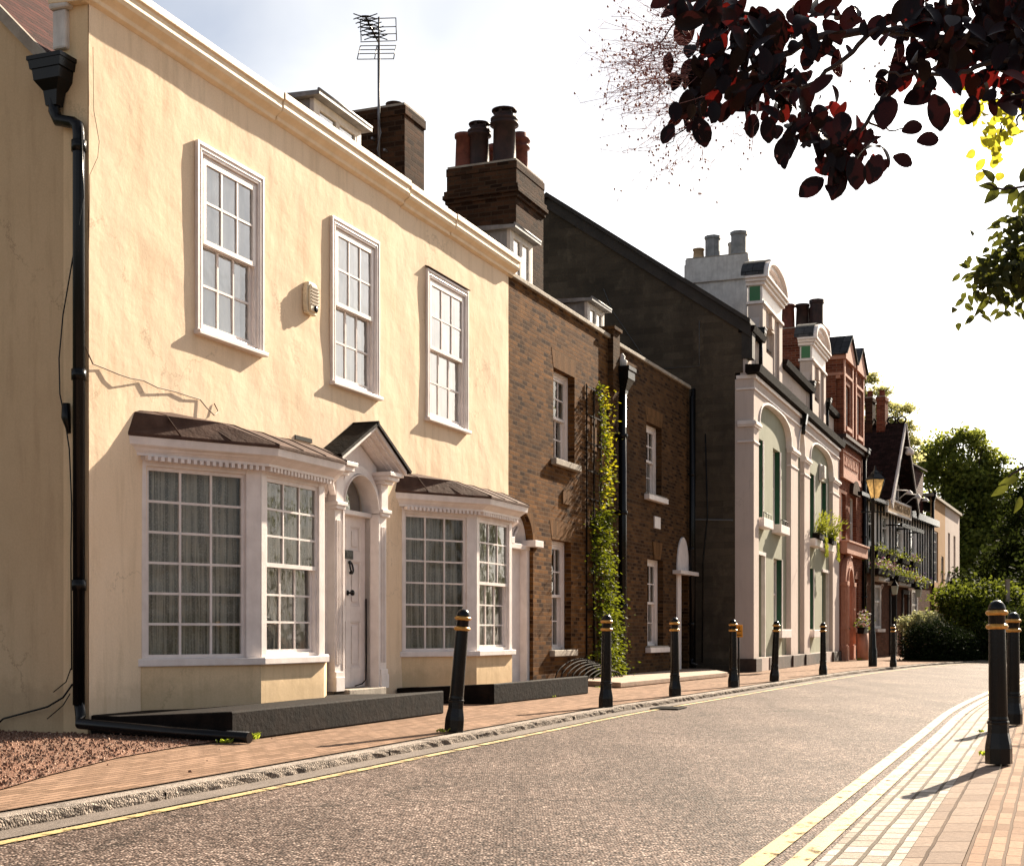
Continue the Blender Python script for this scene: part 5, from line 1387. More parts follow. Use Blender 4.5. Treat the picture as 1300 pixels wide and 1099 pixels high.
for a, b, c, d in (hl5[0], hl5[1], hl5[3]):
    m = MB(); rect_frame(m, a, b, c, d, .06, .12, .2); m.box(a + .06, b - .06, .13, .19, (c + d) / 2 - .02, (c + d) / 2 + .02); wo = m.build('window', WHITEOLD, E5)
    m = MB(); m.box(a, b, .16, .17, c, d); m.build('glass', GLASS, wo); m = MB(); m.box(a, b, .22, .24, c, d); m.build('curtain', LACE, wo)
    m = MB(); m.box(a - .1, b + .1, -.1, .12, c - .14, c - .001); m.build('sill', RUBBEDRED, wo, bevel=.006)
# stone lettered panel (worn, unreadable)
m = MB(); x0, x1 = .25, H5.X(1089); za, zb = 5.72, 6.45
m.box(x0, x1, -.05, 0, za, zb); rect_frame(m, x0, x1, za, zb, .06, -.09, -.05); m.box(x0 - .05, x1 + .05, -.1, 0, za - .12, za - .002)
for k in range(9):
    xx = x0 + .25 + k * (x1 - x0 - .5) / 9; m.box(xx, xx + .08, -.075, -.049, za + .3, zb - .14); m.box(xx + .1, xx + .17, -.075, -.049, za + .3, zb - .14 if k % 2 else za + .42)
m.build('carved_panel', RUBBEDRED, E5)
# dark arched hood window
m = MB(); m.prism_y(arch_pts(xw0 - .1, xw1 + .1, 5.25, .45) , -.12, .02); m.build('window_hood', BRICKSOOT, E5)
# pink doorway
da, db = .25, 1.75
m = MB()
for a, b in ((da, da + .28), (db - .28, db)):
    m.box(a, b, -.16, 0, 0, 2.35); m.box(a - .04, b + .04, -.2, 0, 0, .45); m.box(a - .03, b + .03, -.2, 0, .95, 1.05); m.box(a - .05, b + .05, -.22, 0, 2.3, 2.42); m.tube([((a + b) / 2, -.17, .5), ((a + b) / 2, -.17, 2.28)], .07, 8)
arch_ring(m, da + .28, db - .28, 2.42, .5, .28, -.16, .0); arch_ring(m, da + .36, db - .36, 2.42, .4, .08, -.2, .05)
m.lathe(((da + db) / 2, -.1, 3.18), [(.14, 0), (.1, .06), (.13, .14), (.04, .26)], 10)
dso = m.build('door_surround', RUBBEDRED, E5, bevel=.006)
m = MB(); m.box(da + .28, db - .28, .08, .12, .05, 2.9); m.build('door', RUBBEDRED, dso)
m = MB(); m.box(da - .1, W5 - .3, -.22, 0, 3.28, 3.62); m.box(da - .12, W5 - .26, -.28, 0, 3.62, 3.68); m.build('string_course', RUBBEDRED, E5, bevel=.01)
m = MB(); m.box(0, W5, -.04, 0, 0, .3); m.build('plinth', BLACKMATT, E5)
downpipe(E5, W5 - .1, -.08, 6.6, r=.07, zbot=.1, collars=(2, 4))
def at_px(H, px, py, y): x = H.X(px, y); return H.world(x, y, H.Z(px, py, y))
flower_box(at_px(H5, 1091, 804, -.4), rzh(H5), .8, 'white and red flowers in a trough beside the pink doorway', None, [(FWHITE, 60), (FRED, 22)], n=110, name='flower_trough', cat='planter', upr=.45)
m = MB(); p = H5.world(H5.X(1091, -.4), -.5, 0); m.tube([(p.x, p.y, 0), (p.x, p.y, .84)], .18, 10); mo = m.build('plant_stand', RUBBEDRED, None); tag(mo, 'short stand under the white and red flowers', 'plant stand')

# ------------------------------------------------------------------ PUB
o6 = H5.end(W5)
H6 = House('timbered_pub', o6, 27, 'black and white timbered pub with a steep tiled gable and flower boxes', 'pub')
E6 = H6.e; W6 = H6.X(1181.5)
PUBW = render_wall('pub_white', (.8, .75, .69), (.7, .66, .61), (.25, .22, .2), lump=.003)
PUBBRICK = brick('pub_brick', (.10, .045, .03), (.18, .08, .05), (.1, .07, .05), stainamt=.4)
TIMB = paint('black_timber', (.012, .011, .011), (.022, .019, .017), 5, .6, .003)
ze6 = 5.5
uw6 = [(.9, 1.7), (3.1, 3.9), (5.6, 6.4), (8.2, 9.0)]
gw6 = [(1.5, 2.5), (8.0, 9.2)]
wl = MB(); wall_front(wl, 0, W6, 2.9, ze6, [(a, b, 3.9, 5.0) for a, b in uw6], 0, .15); wl.build('upper_wall', PUBW, E6)
wl = MB(); wall_front(wl, 0, W6, 0, 2.9, [(a, b, 1.0, 2.5) for a, b in gw6] + [(4.1, 5.0, 0, 2.2), (6.3, 7.3, 0, 2.3)], -.04, .2); wl.build('lower_wall', PUBBRICK, E6)
wl = MB(); wl.box(.01, W6 - .01, 8, 8.2, 0, 5.4); wl.box(.01, .2, .2, 8, 0, 5.4); wl.box(W6 - .2, W6 - .01, .2, 8, 0, 5.4); wl.box(.2, W6 - .2, 2, 2.1, 0, 5.4); wl.build('rear_wall', PUBBRICK, E6)
m = MB(); k = 0; x = .05
while x < W6:
    inwin = any(a - .05 < x < b + .05 for a, b in uw6)
    m.box(x, x + .10, -.05, .0, 3.0 if not inwin else 5.0, ze6 - .2)
    if inwin: m.box(x, x + .10, -.05, 0, 3.0, 3.8)
    x += .52
for z0, z1 in ((2.86, 3.04), (ze6 - .2, ze6)): m.box(-.02, W6 + .02, -.09, .0, z0, z1)
m.box(-.02, .16, -.08, .0, 0, 2.86); m.box(W6 - .18, W6 + .02, -.08, 0, 3.04, ze6 - .2)
m.build('timber_frame', TIMB, E6)
for a, b in uw6:
    m = MB(); rect_frame(m, a, b, 3.9, 5.0, .07, .02, .1); m.box(a + .07, b - .07, .03, .09, 4.55, 4.6); wo = m.build('window', WHITEOLD, E6)
    m = MB(); m.box(a, b, .06, .07, 3.9, 5.0); m.build('glass', GLASS, wo); m = MB(); m.box(a, b, .12, .14, 3.9, 5); m.build('curtain', LACE, wo)
for a, b in gw6:
    m = MB(); rect_frame(m, a, b, 1.0, 2.5, .09, -.08, .06); m.box(a + .09, b - .09, -.05, .05, 1.9, 1.97); m.box((a + b) / 2 - .03, (a + b) / 2 + .03, -.05, .05, 1.09, 2.4); wo = m.build('window', WHITEOLD, E6)
    m = MB(); m.box(a, b, 0, .01, 1, 2.5); m.build('glass', GLASS, wo); m = MB(); m.box(a, b, .1, .12, 1, 2.5); m.build('curtain', ROOMDARK, wo)  # the last sheet is the dark of the room painted behind the pane
    m = MB(); m.box(a - .1, b + .15, -.2, -.04, .88, .99); m.build('sill', WHITEOLD, wo)
for a, b, mt in ((4.1, 5.0, WHITEOLD), (6.3, 7.3, WHITEOLD)):
    m = MB(); m.box(a, b, .08, .12, 0, 2.2); do = m.build('door', mt, E6); m = MB(); m.box(a - .1, a, -.1, .1, 0, 2.3); m.box(b, b + .1, -.1, .1, 0, 2.3); m.box(a - .1, b + .1, -.12, .1, 2.3, 2.45); m.build('door_frame', TIMB, do)
m = MB(); m.box(1.1, 2.9, -.3, 0, 2.62, 2.78); m.box(3.8, 7.6, -.45, 0, 2.55, 2.75); m.build('canopy', WHITEOLD, E6, bevel=.01)
# lower main roof + gable roof
g0, g1 = H6.X(1131, -.5), H6.X(1165, -.5); ga = H6.X(1148, -.5); zA = H6.Z(1148, 536, -.5); zL = H6.Z(1131, 634, -.5)
ga = (g0 + g1) / 2 - .05
r = MB()
slope(r, -.1, g0 + .8, -.3, 5.35, 4.2, 7.6); slope(r, g1 - .8, W6 + .1, -.3, 5.35, 4.2, 7.6)
DEP = 8.0
def gslope(mb, xa, za, xb, zb, y0, y1):
    L = math.hypot(xb - xa, zb - za); mb.add([(xa, y0, za), (xa, y1, za), (xb, y1, zb), (xb, y0, zb)], [(0, 1, 2, 3)], 0, uvs=[[(y0, 0), (y1, 0), (y1, L), (y0, L)]])
gslope(r, g0, zL, ga, zA, -.5, DEP); gslope(r, g1, zL, ga, zA, -.5, DEP)
slope(r, -.1, W6, 8.2, 5.3, 4.2, 7.6)
ro6 = r.build('roof', DARKTILE, E6)
m = MB(); m.prism_y([(g0 + .15, zL), (g1 - .15, zL), (ga, zA - .15)], .02, .1); m.prism_y([(g0 + .1, 5.3), (g1 - .1, 5.3), (g1 - .1, zL + .1), (g0 + .1, zL + .1)], .01, .09)
m.build('gable_wall', PUBW, E6)
m = MB()
for k in range(9):
    x = g0 + .3 + k * (g1 - g0 - .6) / 8; f = 1 - abs(x - ga) / (ga - g0)
    m.box(x - .07, x + .07, -.02, .02, 5.3, zL + (zA - zL) * f - .2)
m.box(g0 + .5, g1 - .5, -.04, .02, 6.35, 6.5); m.build('gable_timber', TIMB, E6)
m = MB(); c = ga + .1; rect_frame(m, c - .5, c + .5, 5.75, 6.9, .07, -.08, -.01); m.box(c - .03, c + .03, -.08, -.01, 5.82, 6.83); wo = m.build('gable_window', WHITEOLD, E6); m = MB(); m.box(c - .45, c + .45, -.04, -.03, 5.8, 6.85); m.build('glass', GLASS, wo)
for sg, xe in ((-1, g0), (1, g1)):
    m = MB(); m.prism_y([(xe - sg * -.06 * 1, zL - .12), (ga, zA - .03), (ga, zA - .26), (xe - sg * .12, zL - .3)], -.56, -.5)
    m.build('bargeboard', WHITEOLD if sg < 0 else BLACKMATT, E6)
m = MB(); m.prism_y([(g1 + .0, zL - .12), (g1 - .05, zL - .12), (ga, zA - .10), (ga, zA - .03)], -.585, -.561); m.tube([(ga, -.5, zA - .9), (ga, -.7, zA - .95)], .03, 6); m.build('bargeboard_edge', WHITEOLD, E6)
m = MB(); m.lathe((ga, -.68, zA - 1.12), [(.03, .22), (.13, .12), (.16, 0), (.1, -.06)], 10); m.build('gable_lamp', WHITE, E6)
m = MB()
for k in range(22):
    y = -.4 + k * .36; m.tube([(ga, y + .15 * math.cos(t), zA + .1 + .13 * math.sin(t)) for t in [i * math.pi / 5 for i in range(11)]] if k < 4 else [(ga, y - .14, zA + .05), (ga, y + .14, zA + .07)], .035 if k < 4 else .08, 6)
m.build('ridge_tiles', DARKTILE, ro6)
# chimneys left of the pub gable
xk = ga
for i, (pa, pb_) in enumerate(((1123.5, 1112.5), (1107.5, 1098))):
    yk0 = H6.W(pa, xk - .25)
    yk1 = H6.W(pb_, xk - .25); m = MB(); zt = zA + .95
    ck = chimney(ro6, xk - .25, xk + .3, yk0, yk1, zA - .6, zt, BRICKSOOT if i else BRICKRED, [(xk, (yk0 + yk1) / 2, .1, .25, TERRA, 'plain')], corb=False)
# tile hung upper part right of the gable
m = MB(); x0, x1 = g1 - 1.3, W6 + .0; wall_front(m, x0, x1, 5.4, 7.5, [(x0 + .6, x0 + 1.3, 5.7, 7.0)], .3, .1); m.box(x1 - .05, x1, .301, 3, 5.2, 7.5); m.build('tile_hung_wall', PEGTILE, E6)
m = MB(); rect_frame(m, x0 + .6, x0 + 1.3, 5.7, 7.0, .06, .27, .36); m.box(x0 + .93, x0 + .97, .28, .34, 5.76, 6.94); wo = m.build('window', WHITEOLD, E6); m = MB(); m.box(x0 + .62, x0 + 1.28, .32, .33, 5.7, 7.0); m.build('glass', GLASS, wo)
m = MB(); m.prism_x([(.15, 7.5), (.15, 7.56), (3, 8.7), (3, 8.5)], x0, x1 + .1); m.build('side_roof', DARKTILE, ro6)
m = MB(); m.box(g1 - .2, W6 + .1, -.35, .3, 5.2, 5.45); m.build('gutter', BLACK, E6); m = MB(); m.box(g0 - 4, g0 + .1, -.42, -.28, 5.25, 5.37); m.build('gutter', BLACK, E6)
# name board
sx0, sx1 = H6.X(1125, -.3), H6.X(1154.5, -.3); sz0 = H6.Z(1125, 648, -.3); sz1 = H6.Z(1125, 632.5, -.3)
SIGNY = paint('sign_cream', (.85, .62, .38), (.8, .56, .33), 5, .6, .001)
se = empty('pub_sign', E6.location, E6.rotation_euler.z, 'long cream name board with gold lettering under the pub gable', 'sign')
m = MB(); m.box(sx0, sx1, -.34, -.28, sz0, sz1); m.build('board', SIGNY, se)
m = MB(); rect_frame(m, sx0 - .05, sx1 + .05, sz0 - .05, sz1 + .05, .07, -.37, -.27); m.build('sign_frame', WHITEOLD, se)
def text(body, size, loc, mat, par, width, name='lettering', ext=.008):
    cu = bpy.data.curves.new(name, 'FONT'); cu.body = body; cu.size = size; cu.extrude = ext; cu.align_x = 'CENTER'; cu.align_y = 'CENTER'
    t = bpy.data.objects.new(name, cu); COL.objects.link(t)
    dg = bpy.context.evaluated_depsgraph_get(); me = bpy.data.meshes.new_from_object(t.evaluated_get(dg)); bpy.data.objects.remove(t)
    o = bpy.data.objects.new(name, me); COL.objects.link(o); me.materials.clear(); me.materials.append(mat)
    xs = [v.co.x for v in me.vertices]; k = width / (max(xs) - min(xs))
    for v in me.vertices: x, y, z = v.co; v.co = (x * k, -z, y)
    o.location = loc; o.parent = par; return o
text('THE KINGS HEAD', (sz1 - sz0) * .9, ((sx0 + sx1) / 2, -.352, (sz0 + sz1) / 2 + .02), paint('letter_brown', (.22, .12, .03), bump=0), se, (sx1 - sx0) * .9)
m = MB(); m.bar((g0 + 1.3, -.6, sz0 - .42), (g1 + .6, -.6, sz0 - .42), .06, .14)
for k in (0, .5, 1): m.tube([(g0 + 1.3 + (g1 - g0 - .7) * k, -.6, sz0 - .42), (g0 + 1.3 + (g1 - g0 - .7) * k, -.05, sz0 - .42)], .03, 6)
bo = m.build('sign_bracket', BLACK, E6)
for k in range(3):
    x = sx0 + .7 + k * (sx1 - sx0 - 1.0) / 2; m = MB(); m.tube([(x, -.2, sz1 + .1), (x, -.5, sz1 + .35), (x, -.9, sz1 + .3)], .02, 5); m.lathe((x, -.95, sz1 + .2), [(.03, .12), (.11, .04), (.13, 0)], 8); m.build('sign_lamp', WHITEOLD, se)
# pub window boxes and baskets
for i in range(4):
    x = H6.X(1119 + i * 15.5 - (i > 2) * 2, -.3)
    p = H6.world(x, -.05, 3.42 - .02 * i)
    ordn = ('first', 'second', 'third', 'fourth')[i]
    flower_box(p, rzh(H6), 1.35, f'{ordn} dark flower trough from the left under the pub upper windows', 'flower troughs under the pub upper windows', [(FYEL, 8)] if i < 3 else [(FPINK, 20)], n=130, w=.26, upr=.22, trail=.1)
for i, (px, L, cl_, lab) in enumerate(((1122, 2.6, [(FWHITE, 60), (FPINK, 60)], 'large flower trough with white and pink blooms above the pub bay window'),
                                      (1147, 2.8, [(FPURP, 14), (FYEL, 20)], 'long leafy trough above the pub doorway canopy'),
                                      (1167, 2.6, [(FPURP, 26), (FRED, 30)], 'leafy trough with red and purple blooms at the right end of the pub'))):
    p = H6.world(H6.X(px, -.5), -.3, 2.78 - .12 * i)
    flower_box(p, rzh(H6), L, lab, 'flower troughs over the pub ground floor', cl_, n=340, w=.3, upr=.3, trail=.25)
for px, lab in ((1136, 'small glass lantern hanging over the left pub door'), (1166, 'small glass lantern hanging over the right pub door')):
    p = H6.world(H6.X(px, -.6), -.6, 2.35); le = empty('door_lantern', p, rzh(H6), lab, 'lantern', 'pub door lanterns')
    m = MB(); m.lathe((0, 0, 0), [(.05, -.18), (.1, -.16), (.15, .12)], 4, smooth=False, rot=.78); m.build('lamp_glass', paint('lantern_glass', (.45, .46, .36), bump=0, rough=.3), le)
    m = MB(); m.lathe((0, 0, .12), [(.17, 0), (.08, .12), (.02, .2)], 4, smooth=False, rot=.78); m.bar((0, 0, .3), (0, .55, .3), .03, .03); m.build('lamp_cap', BLACK, le)

# street lamp
p = ground(1108, 845.5); le = empty('street_lamp', (p.x, p.y, 0), 0, 'old style black street lamp with a sun-backlit amber lantern before the pub', 'street lamp')
zl = EYE + (HOR - 632) / FPX * p.y; zlt = EYE + (HOR - 609) / FPX * p.y
m = MB(); m.lathe((0, 0, 0), [(.11, 0), (.11, .4), (.085, .5), (.075, .8), (.06, .9), (.05, 1.0), (.042, zl - .12), (.07, zl - .1), (.04, zl)], 12); m.bar((-.3, 0, zl - .35), (.3, 0, zl - .35), .03, .03); m.build('post', BLACK, le)
AMB = leaf('amber_glass', (.7, .52, .28), (.75, .55, .32), (.98, .8, .5), .75, 5)  # translucent panes, bright from the sun behind them, no lamp inside

m = MB(); m.lathe((0.06, 0, zl), [(.10, 0), (.23, zlt - zl)], 4, smooth=False, rot=math.pi / 4 + .35); m.build('lantern', AMB, le)
m = MB(); m.lathe((0.06, 0, zlt), [(.26, 0), (.23, .04), (.12, .15), (.10, .19), (.04, .24), (.02, .36)], 4, smooth=False, rot=math.pi / 4 + .35)
for k in range(4):
    a = math.pi / 4 + .35 + k * math.pi / 2; m.tube([(.06 + .103 * math.cos(a), .103 * math.sin(a), zl - .02), (.06 + .235 * math.cos(a), .235 * math.sin(a), zlt + .02)], .012, 5)
m.build('lantern_frame', BLACK, le)

# ------------------------------------------------------------------ FAR HOUSES
o7 = H6.end(W6)
H7 = House('ochre_house', o7, 24, 'plain ochre rendered house with one tall sash window beyond the pub', 'house'); E7 = H7.e; W7 = H7.X(1200)
OCH = render_wall('ochre_render', (.46, .27, .13), (.40, .235, .11), (.25, .15, .08), lump=.003)
wl = MB(); a, b = H7.X(1183.5), H7.X(1191); wall_front(wl, 0, W7, 0, 6.5, [(a, b, H7.Z(1184, 738), H7.Z(1184, 672)), (H7.X(1195), H7.X(1198), 3.0, 4.2)], 0, .2); wl.build('front_wall', OCH, E7); wl = MB(); wl.box(.01, W7 - .01, 6, 6.2, 0, 6.4); wl.build('rear_wall', OCH, E7)
for (a, b, c, d) in ((a, b, H7.Z(1184, 738), H7.Z(1184, 672)), (H7.X(1195), H7.X(1198), 3.0, 4.2)):
    m = MB(); rect_frame(m, a, b, c, d, .08, .05, .15)
    for k in range(1, 5): m.box(a + .08, b - .08, .07, .12, c + (d - c) * k / 5 - .02, c + (d - c) * k / 5 + .02)
    wo = m.build('window', WHITEOLD, E7); m = MB(); m.box(a, b, .1, .11, c, d); m.build('glass', GLASS, wo); m = MB(); m.box(a, b, .16, .18, c, d); m.build('curtain', BLIND, wo)
m = MB(); m.box(-.0, W7, -.12, .3, 6.5, 6.62); m.build('parapet_coping', STONE, E7); m = MB(); slope(m, 0, W7, .3, 6.4, 3, 7.2); slope(m, 0, W7, 6.2, 6.3, 3, 7.2); m.build('roof', SLATE, E7)
downpipe(E7, .25, -.06, 6.3, r=.06, zbot=.1, collars=())
o8 = H7.end(W7)
H8 = House('white_house', o8, 24, 'white rendered house with two narrow upper windows at the end of the row', 'house'); E8 = H8.e; W8 = H8.X(1218)
wl = MB(); hs = [(H8.X(1203.5), H8.X(1206), 3.6, 5.4), (H8.X(1210.5), H8.X(1213), 3.6, 5.4)]
wall_front(wl, 0, W8, 0, 6.5, hs, 0, .2); wl.box(.01, W8, 6, 6.2, 0, 6.4); wl.box(W8 - .2, W8, .01, 6, 0, 6.4); wl.build('front_wall', WHITEWALL, E8)
for a, b, c, d in hs:
    m = MB(); rect_frame(m, a, b, c, d, .06, .1, .16); wo = m.build('window', WHITEOLD, E8); m = MB(); m.box(a, b, .12, .13, c, d); m.build('glass', GLASS, wo); m = MB(); m.box(a, b, .17, .18, c, d); m.build('curtain', ROOMDARK, wo)  # last sheet is room darkness as near-black colour, no cloth
    m = MB(); m.box(a - .1, b + .1, -.1, .1, c - .15, c); m.build('sill', STONE, wo)
m = MB(); m.box(0, W8 + .1, -.12, .3, 6.5, 6.62); m.build('parapet_coping', STONE, E8); m = MB(); slope(m, 0, W8, .3, 6.4, 3, 7.2); slope(m, 0, W8, 6.2, 6.3, 3, 7.2); m.build('roof', SLATE, E8)
m = MB(); bx0 = H8.X(1203); m.box(bx0, bx0 + 5.5, -.9, -.02, 2.9, 3.2); m.build('shop_canopy', BLACKMATT, E8)

# ------------------------------------------------------------------ TREES AND SHRUBS
BARK = paint('bark', (.06, .045, .035), (.03, .024, .02), 10, .9, .02, 12)
def blob_crown(mb, blobs, n, size, flat=.55, shell=.5, droop=0):
    tot = sum(b[3] * b[4] * b[5] for b in blobs)
    for (x, y, z, rx, ry, rz) in blobs:
        k = max(8, int(n * rx * ry * rz / tot))
        # clumps inside the blob
        cl = []
        for _ in range(max(4, k // 45)):
            v = Vector((rnd.gauss(0, 1), rnd.gauss(0, 1), rnd.gauss(0, 1))).normalized() * (rnd.random() ** (1 - shell) if rnd.random() < .8 else rnd.random())
            cl.append((Vector((x + v.x * rx, y + v.y * ry, z + v.z * rz)), rnd.uniform(.12, .3) * min(rx, rz) + size))
        for _ in range(k):
            c, r = cl[rnd.randrange(len(cl))]
            p = c + Vector((rnd.gauss(0, r * .6), rnd.gauss(0, r * .6), rnd.gauss(0, r * .4)))
            leafquad(mb, p, size * rnd.uniform(.6, 1.3), size * rnd.uniform(.22, .42), Vector((rnd.gauss(0, 1), rnd.gauss(0, 1), rnd.gauss(-droop, flat))).normalized())
    return mb
def tree(name, base, label, cat, blobs, n, size, mat, h, r=.25, group=None, lean=0):
    e = empty(name, base, 0, label, cat, group)
    t = MB(); t.tube([(0, 0, -.2), (.1 + lean * .3, 0, h * .25), (lean * .7, .1, h * .5), (lean, 0, h * .8)], [r, r * .75, r * .55, r * .2], 10); t.build('trunk', BARK, e)
    b = MB()
    for i, (x, y, z, rx, ry, rz) in enumerate(blobs):
        s = Vector((lean * .6, 0, h * rnd.uniform(.3, .5))); m = Vector((x, y, z)); q = s.lerp(m, .5) + Vector((0, 0, .3)); b.tube([s, q, m], [r * .32, r * .2, r * .06], 6)
        for k in range(5):
            d = Vector((rnd.uniform(-1, 1) * rx, rnd.uniform(-1, 1) * ry, rnd.uniform(-.3, 1) * rz)); b.tube([q.lerp(m, .3 + .14 * k), m + d * .85], [r * .1, r * .03], 4)
    b.build('branch', BARK, e)
    f = MB(); blob_crown(f, blobs, n, size); f.build('crown', mat, e)
    return e
def BL(dist, base, px, py, rpx, rpy, dy=0, ry=None):
    k = dist / FPX
    return ((px - CX) * k - base[0], dist + dy - base[1], EYE + (HOR - py) * k - base[2], rpx * k, ry or rpx * k, rpy * k)
TREEG = leaf('tree_leaf', (.04, .06, .014), (.13, .155, .035), (.36, .40, .06), .45, .5)
TREEY = leaf('tree_leaf_yellow', (.12, .14, .05), (.28, .29, .10), (.75, .72, .30), .5, 1)
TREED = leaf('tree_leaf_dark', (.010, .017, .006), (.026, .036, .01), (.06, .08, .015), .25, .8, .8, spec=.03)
base = (24.5, 78, -.15)
tree('broadleaf_tree', base, 'large sunlit green tree rising behind the white end house', 'tree',
     [BL(78, base, *a) for a in ((1195, 565, 24, 16), (1232, 562, 26, 14), (1180, 590, 22, 28), (1215, 600, 34, 26), (1252, 588, 20, 18), (1240, 620, 36, 28), (1270, 610, 22, 18), (1205, 650, 34, 34), (1250, 660, 34, 32), (1278, 650, 20, 20), (1225, 700, 44, 34), (1275, 690, 34, 40), (1262, 740, 50, 30), (1205, 735, 30, 25), (1292, 640, 20, 26), (1296, 670, 22, 30), (1270, 588, 16, 10), (1280, 608, 18, 12), (1215, 552, 14, 8), (1170, 575, 14, 10), (1240, 552, 10, 5))], 40000, .26, TREEG, 10, .4)
base = (17.5, 66, -.15)
tree('light_tree', base, 'pale airy tree showing between the red brick gables and the pub chimneys', 'tree',
     [BL(66, base, *a) for a in ((1096, 482, 18, 9), (1114, 496, 16, 9), (1092, 505, 12, 18), (1138, 518, 22, 8), (1132, 538, 16, 12), (1154, 545, 12, 9), (1118, 522, 16, 12), (1160, 560, 12, 12), (1110, 545, 20, 18), (1145, 575, 20, 20))], 8200, .16, TREEY, 10, .25)
base = (24.5, 60, -.15)
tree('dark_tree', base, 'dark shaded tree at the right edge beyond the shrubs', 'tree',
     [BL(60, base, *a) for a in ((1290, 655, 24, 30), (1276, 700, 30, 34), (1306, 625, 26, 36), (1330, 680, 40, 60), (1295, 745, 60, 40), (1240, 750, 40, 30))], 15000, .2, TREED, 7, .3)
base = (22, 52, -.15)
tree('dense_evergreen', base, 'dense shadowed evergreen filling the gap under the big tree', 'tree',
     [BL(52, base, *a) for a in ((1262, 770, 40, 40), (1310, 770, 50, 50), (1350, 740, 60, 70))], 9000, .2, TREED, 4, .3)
SHRUB = leaf('shrub_leaf', (.02, .035, .008), (.07, .09, .018), (.22, .26, .03), .32, 2, .7, spec=.05)
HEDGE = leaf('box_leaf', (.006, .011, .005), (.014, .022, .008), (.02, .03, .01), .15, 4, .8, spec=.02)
VARIE = leaf('variegated_leaf', (.10, .12, .04), (.50, .50, .33), (.45, .45, .2), .35, 9)
def shrub(name, dist, label, cat, blobs, n, size, mat, group=None):
    x = (blobs[0][0] - CX) * dist / FPX; base = (x, dist, -.05)
    e = empty(name, base, 0, label, cat, group)
    B = [BL(dist, base, *b) for b in blobs]
    t = MB()
    for (x, y, z, rx, ry, rz) in B:
        for k in range(5): t.tube([(x * .6 + rnd.uniform(-.15, .15), y * .5, 0), (x * .8, y * .8 + rnd.uniform(-.2, .2), z * .6), (x + rnd.uniform(-.7, .7) * rx, y + rnd.uniform(-.7, .7) * ry, z + rnd.uniform(-.4, .7) * rz)], [.035, .02, .006], 5)
    t.build('stem', BARK, e)
    f = MB(); blob_crown(f, B, n, size, shell=.75); f.build('foliage', mat, e)
    return e
shrub('clipped_bush', 42.5, 'dark rounded low bush at the bend beside the farthest bollard', 'bush', [(1190, 818, 42, 28), (1160, 822, 16, 22), (1215, 822, 24, 24), (1192, 838, 44, 10)], 11000, .09, HEDGE)
shrub('variegated_bush', 44, 'pale white edged shrub behind the dark bush in front of the pub doors', 'bush', [(1165, 792, 20, 14), (1182, 787, 14, 10), (1155, 805, 12, 14)], 2600, .11, VARIE)
shrub('broadleaf_shrub', 45.5, 'large glossy leaved shrub spreading right of the pub', 'shrub', [(1235, 770, 44, 32), (1215, 762, 26, 20), (1262, 762, 34, 26), (1245, 800, 50, 36), (1285, 790, 30, 40), (1195, 785, 16, 18)], 11000, .15, SHRUB)
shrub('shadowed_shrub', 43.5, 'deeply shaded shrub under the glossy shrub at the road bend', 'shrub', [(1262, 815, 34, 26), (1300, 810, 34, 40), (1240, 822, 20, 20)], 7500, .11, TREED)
m = MB(); p = ground(1279, 836); m.bar((p.x, p.y, 0), (p.x, p.y, 2.55), .12, .12); m.bar((p.x - .0, p.y, 2.55), (p.x, p.y, 2.6), .15, .15)
tag(m.build('wooden_post', paint('grey_wood', (.26, .23, .2), bump=.003), None), 'plain grey wooden post standing among the shrubs behind the right bollards', 'post')

# overhanging trees near the camera on the right
PURP = leaf('smoke_leaf', (.005, .003, .004), (.010, .004, .005), (.018, .003, .003), .26, 3.5, .4)
PURPG = leaf('smoke_leaf_olive', (.008, .006, .004), (.014, .008, .005), (.14, .008, .006), .36, 6, .4)
YLEAF = leaf('lime_leaf', (.14, .15, .02), (.26, .26, .03), (.62, .58, .05), .55, 9)
GLEAF = leaf('ash_leaf', (.02, .032, .012), (.045, .055, .02), (.13, .14, .02), .35, 14, .4)
TW = paint('twig', (.035, .022, .02), bump=.0)
def broad_leaf(mb, c, d, u, L, w, curl=.15, mi=0, shape='obovate', nx=2, ny=6):
    d = d.normalized(); s = d.cross(u).normalized(); n = s.cross(d); vs = []; fs = []
    for j in range(ny + 1):
        t = j / ny
        if shape == 'obovate': ww = w * (math.sin(math.pi * t ** .85) ** .6) * (.75 + .45 * t) if 0 < t < 1 else 0.003
        else: ww = w * (math.sin(math.pi * t ** .75) ** .9) if 0 < t < 1 else .001
        for i in range(-1, 2):
            vs.append(c + d * L * t + s * ww * i + n * (abs(i) * ww * .35 - curl * L * (t - .3) ** 2))
    for j in range(ny):
        for i in range(2):
            a = j * 3 + i; fs.append((a, a + 1, a + 4, a + 3))
    mb.add(vs, fs, mi, True)
def V3(px, py, D): k = D / FPX; return Vector(((px - CX) * k, D, EYE + (HOR - py) * k))
base = Vector((2.55, 3.1, -.012))
sm = empty('smoke_tree', base, 0, 'purple leaved tree branch overhanging from the top right with fluffy pink plumes', 'tree')
def loc_(v): return Vector(v) - base
def wander(P, r, n=6, j=.012):
    o = []; rr = []
    for i in range(len(P) - 1):
        p0, p1, p2, p3 = P[max(i - 1, 0)], P[i], P[i + 1], P[min(i + 2, len(P) - 1)]; L = (p2 - p1).length
        for k in range(n):
            t = k / n; q = .5 * ((2 * p1) + (p2 - p0) * t + (2 * p0 - 5 * p1 + 4 * p2 - p3) * t * t + (3 * p1 - p0 - 3 * p2 + p3) * t ** 3)
            o.append(q + Vector((rnd.gauss(0, 1), rnd.gauss(0, 1), rnd.gauss(0, 1))) * min(j, L * .03)); rr.append(r[i] + (r[i + 1] - r[i]) * t)
    return o + [P[-1]], rr + [r[-1]]
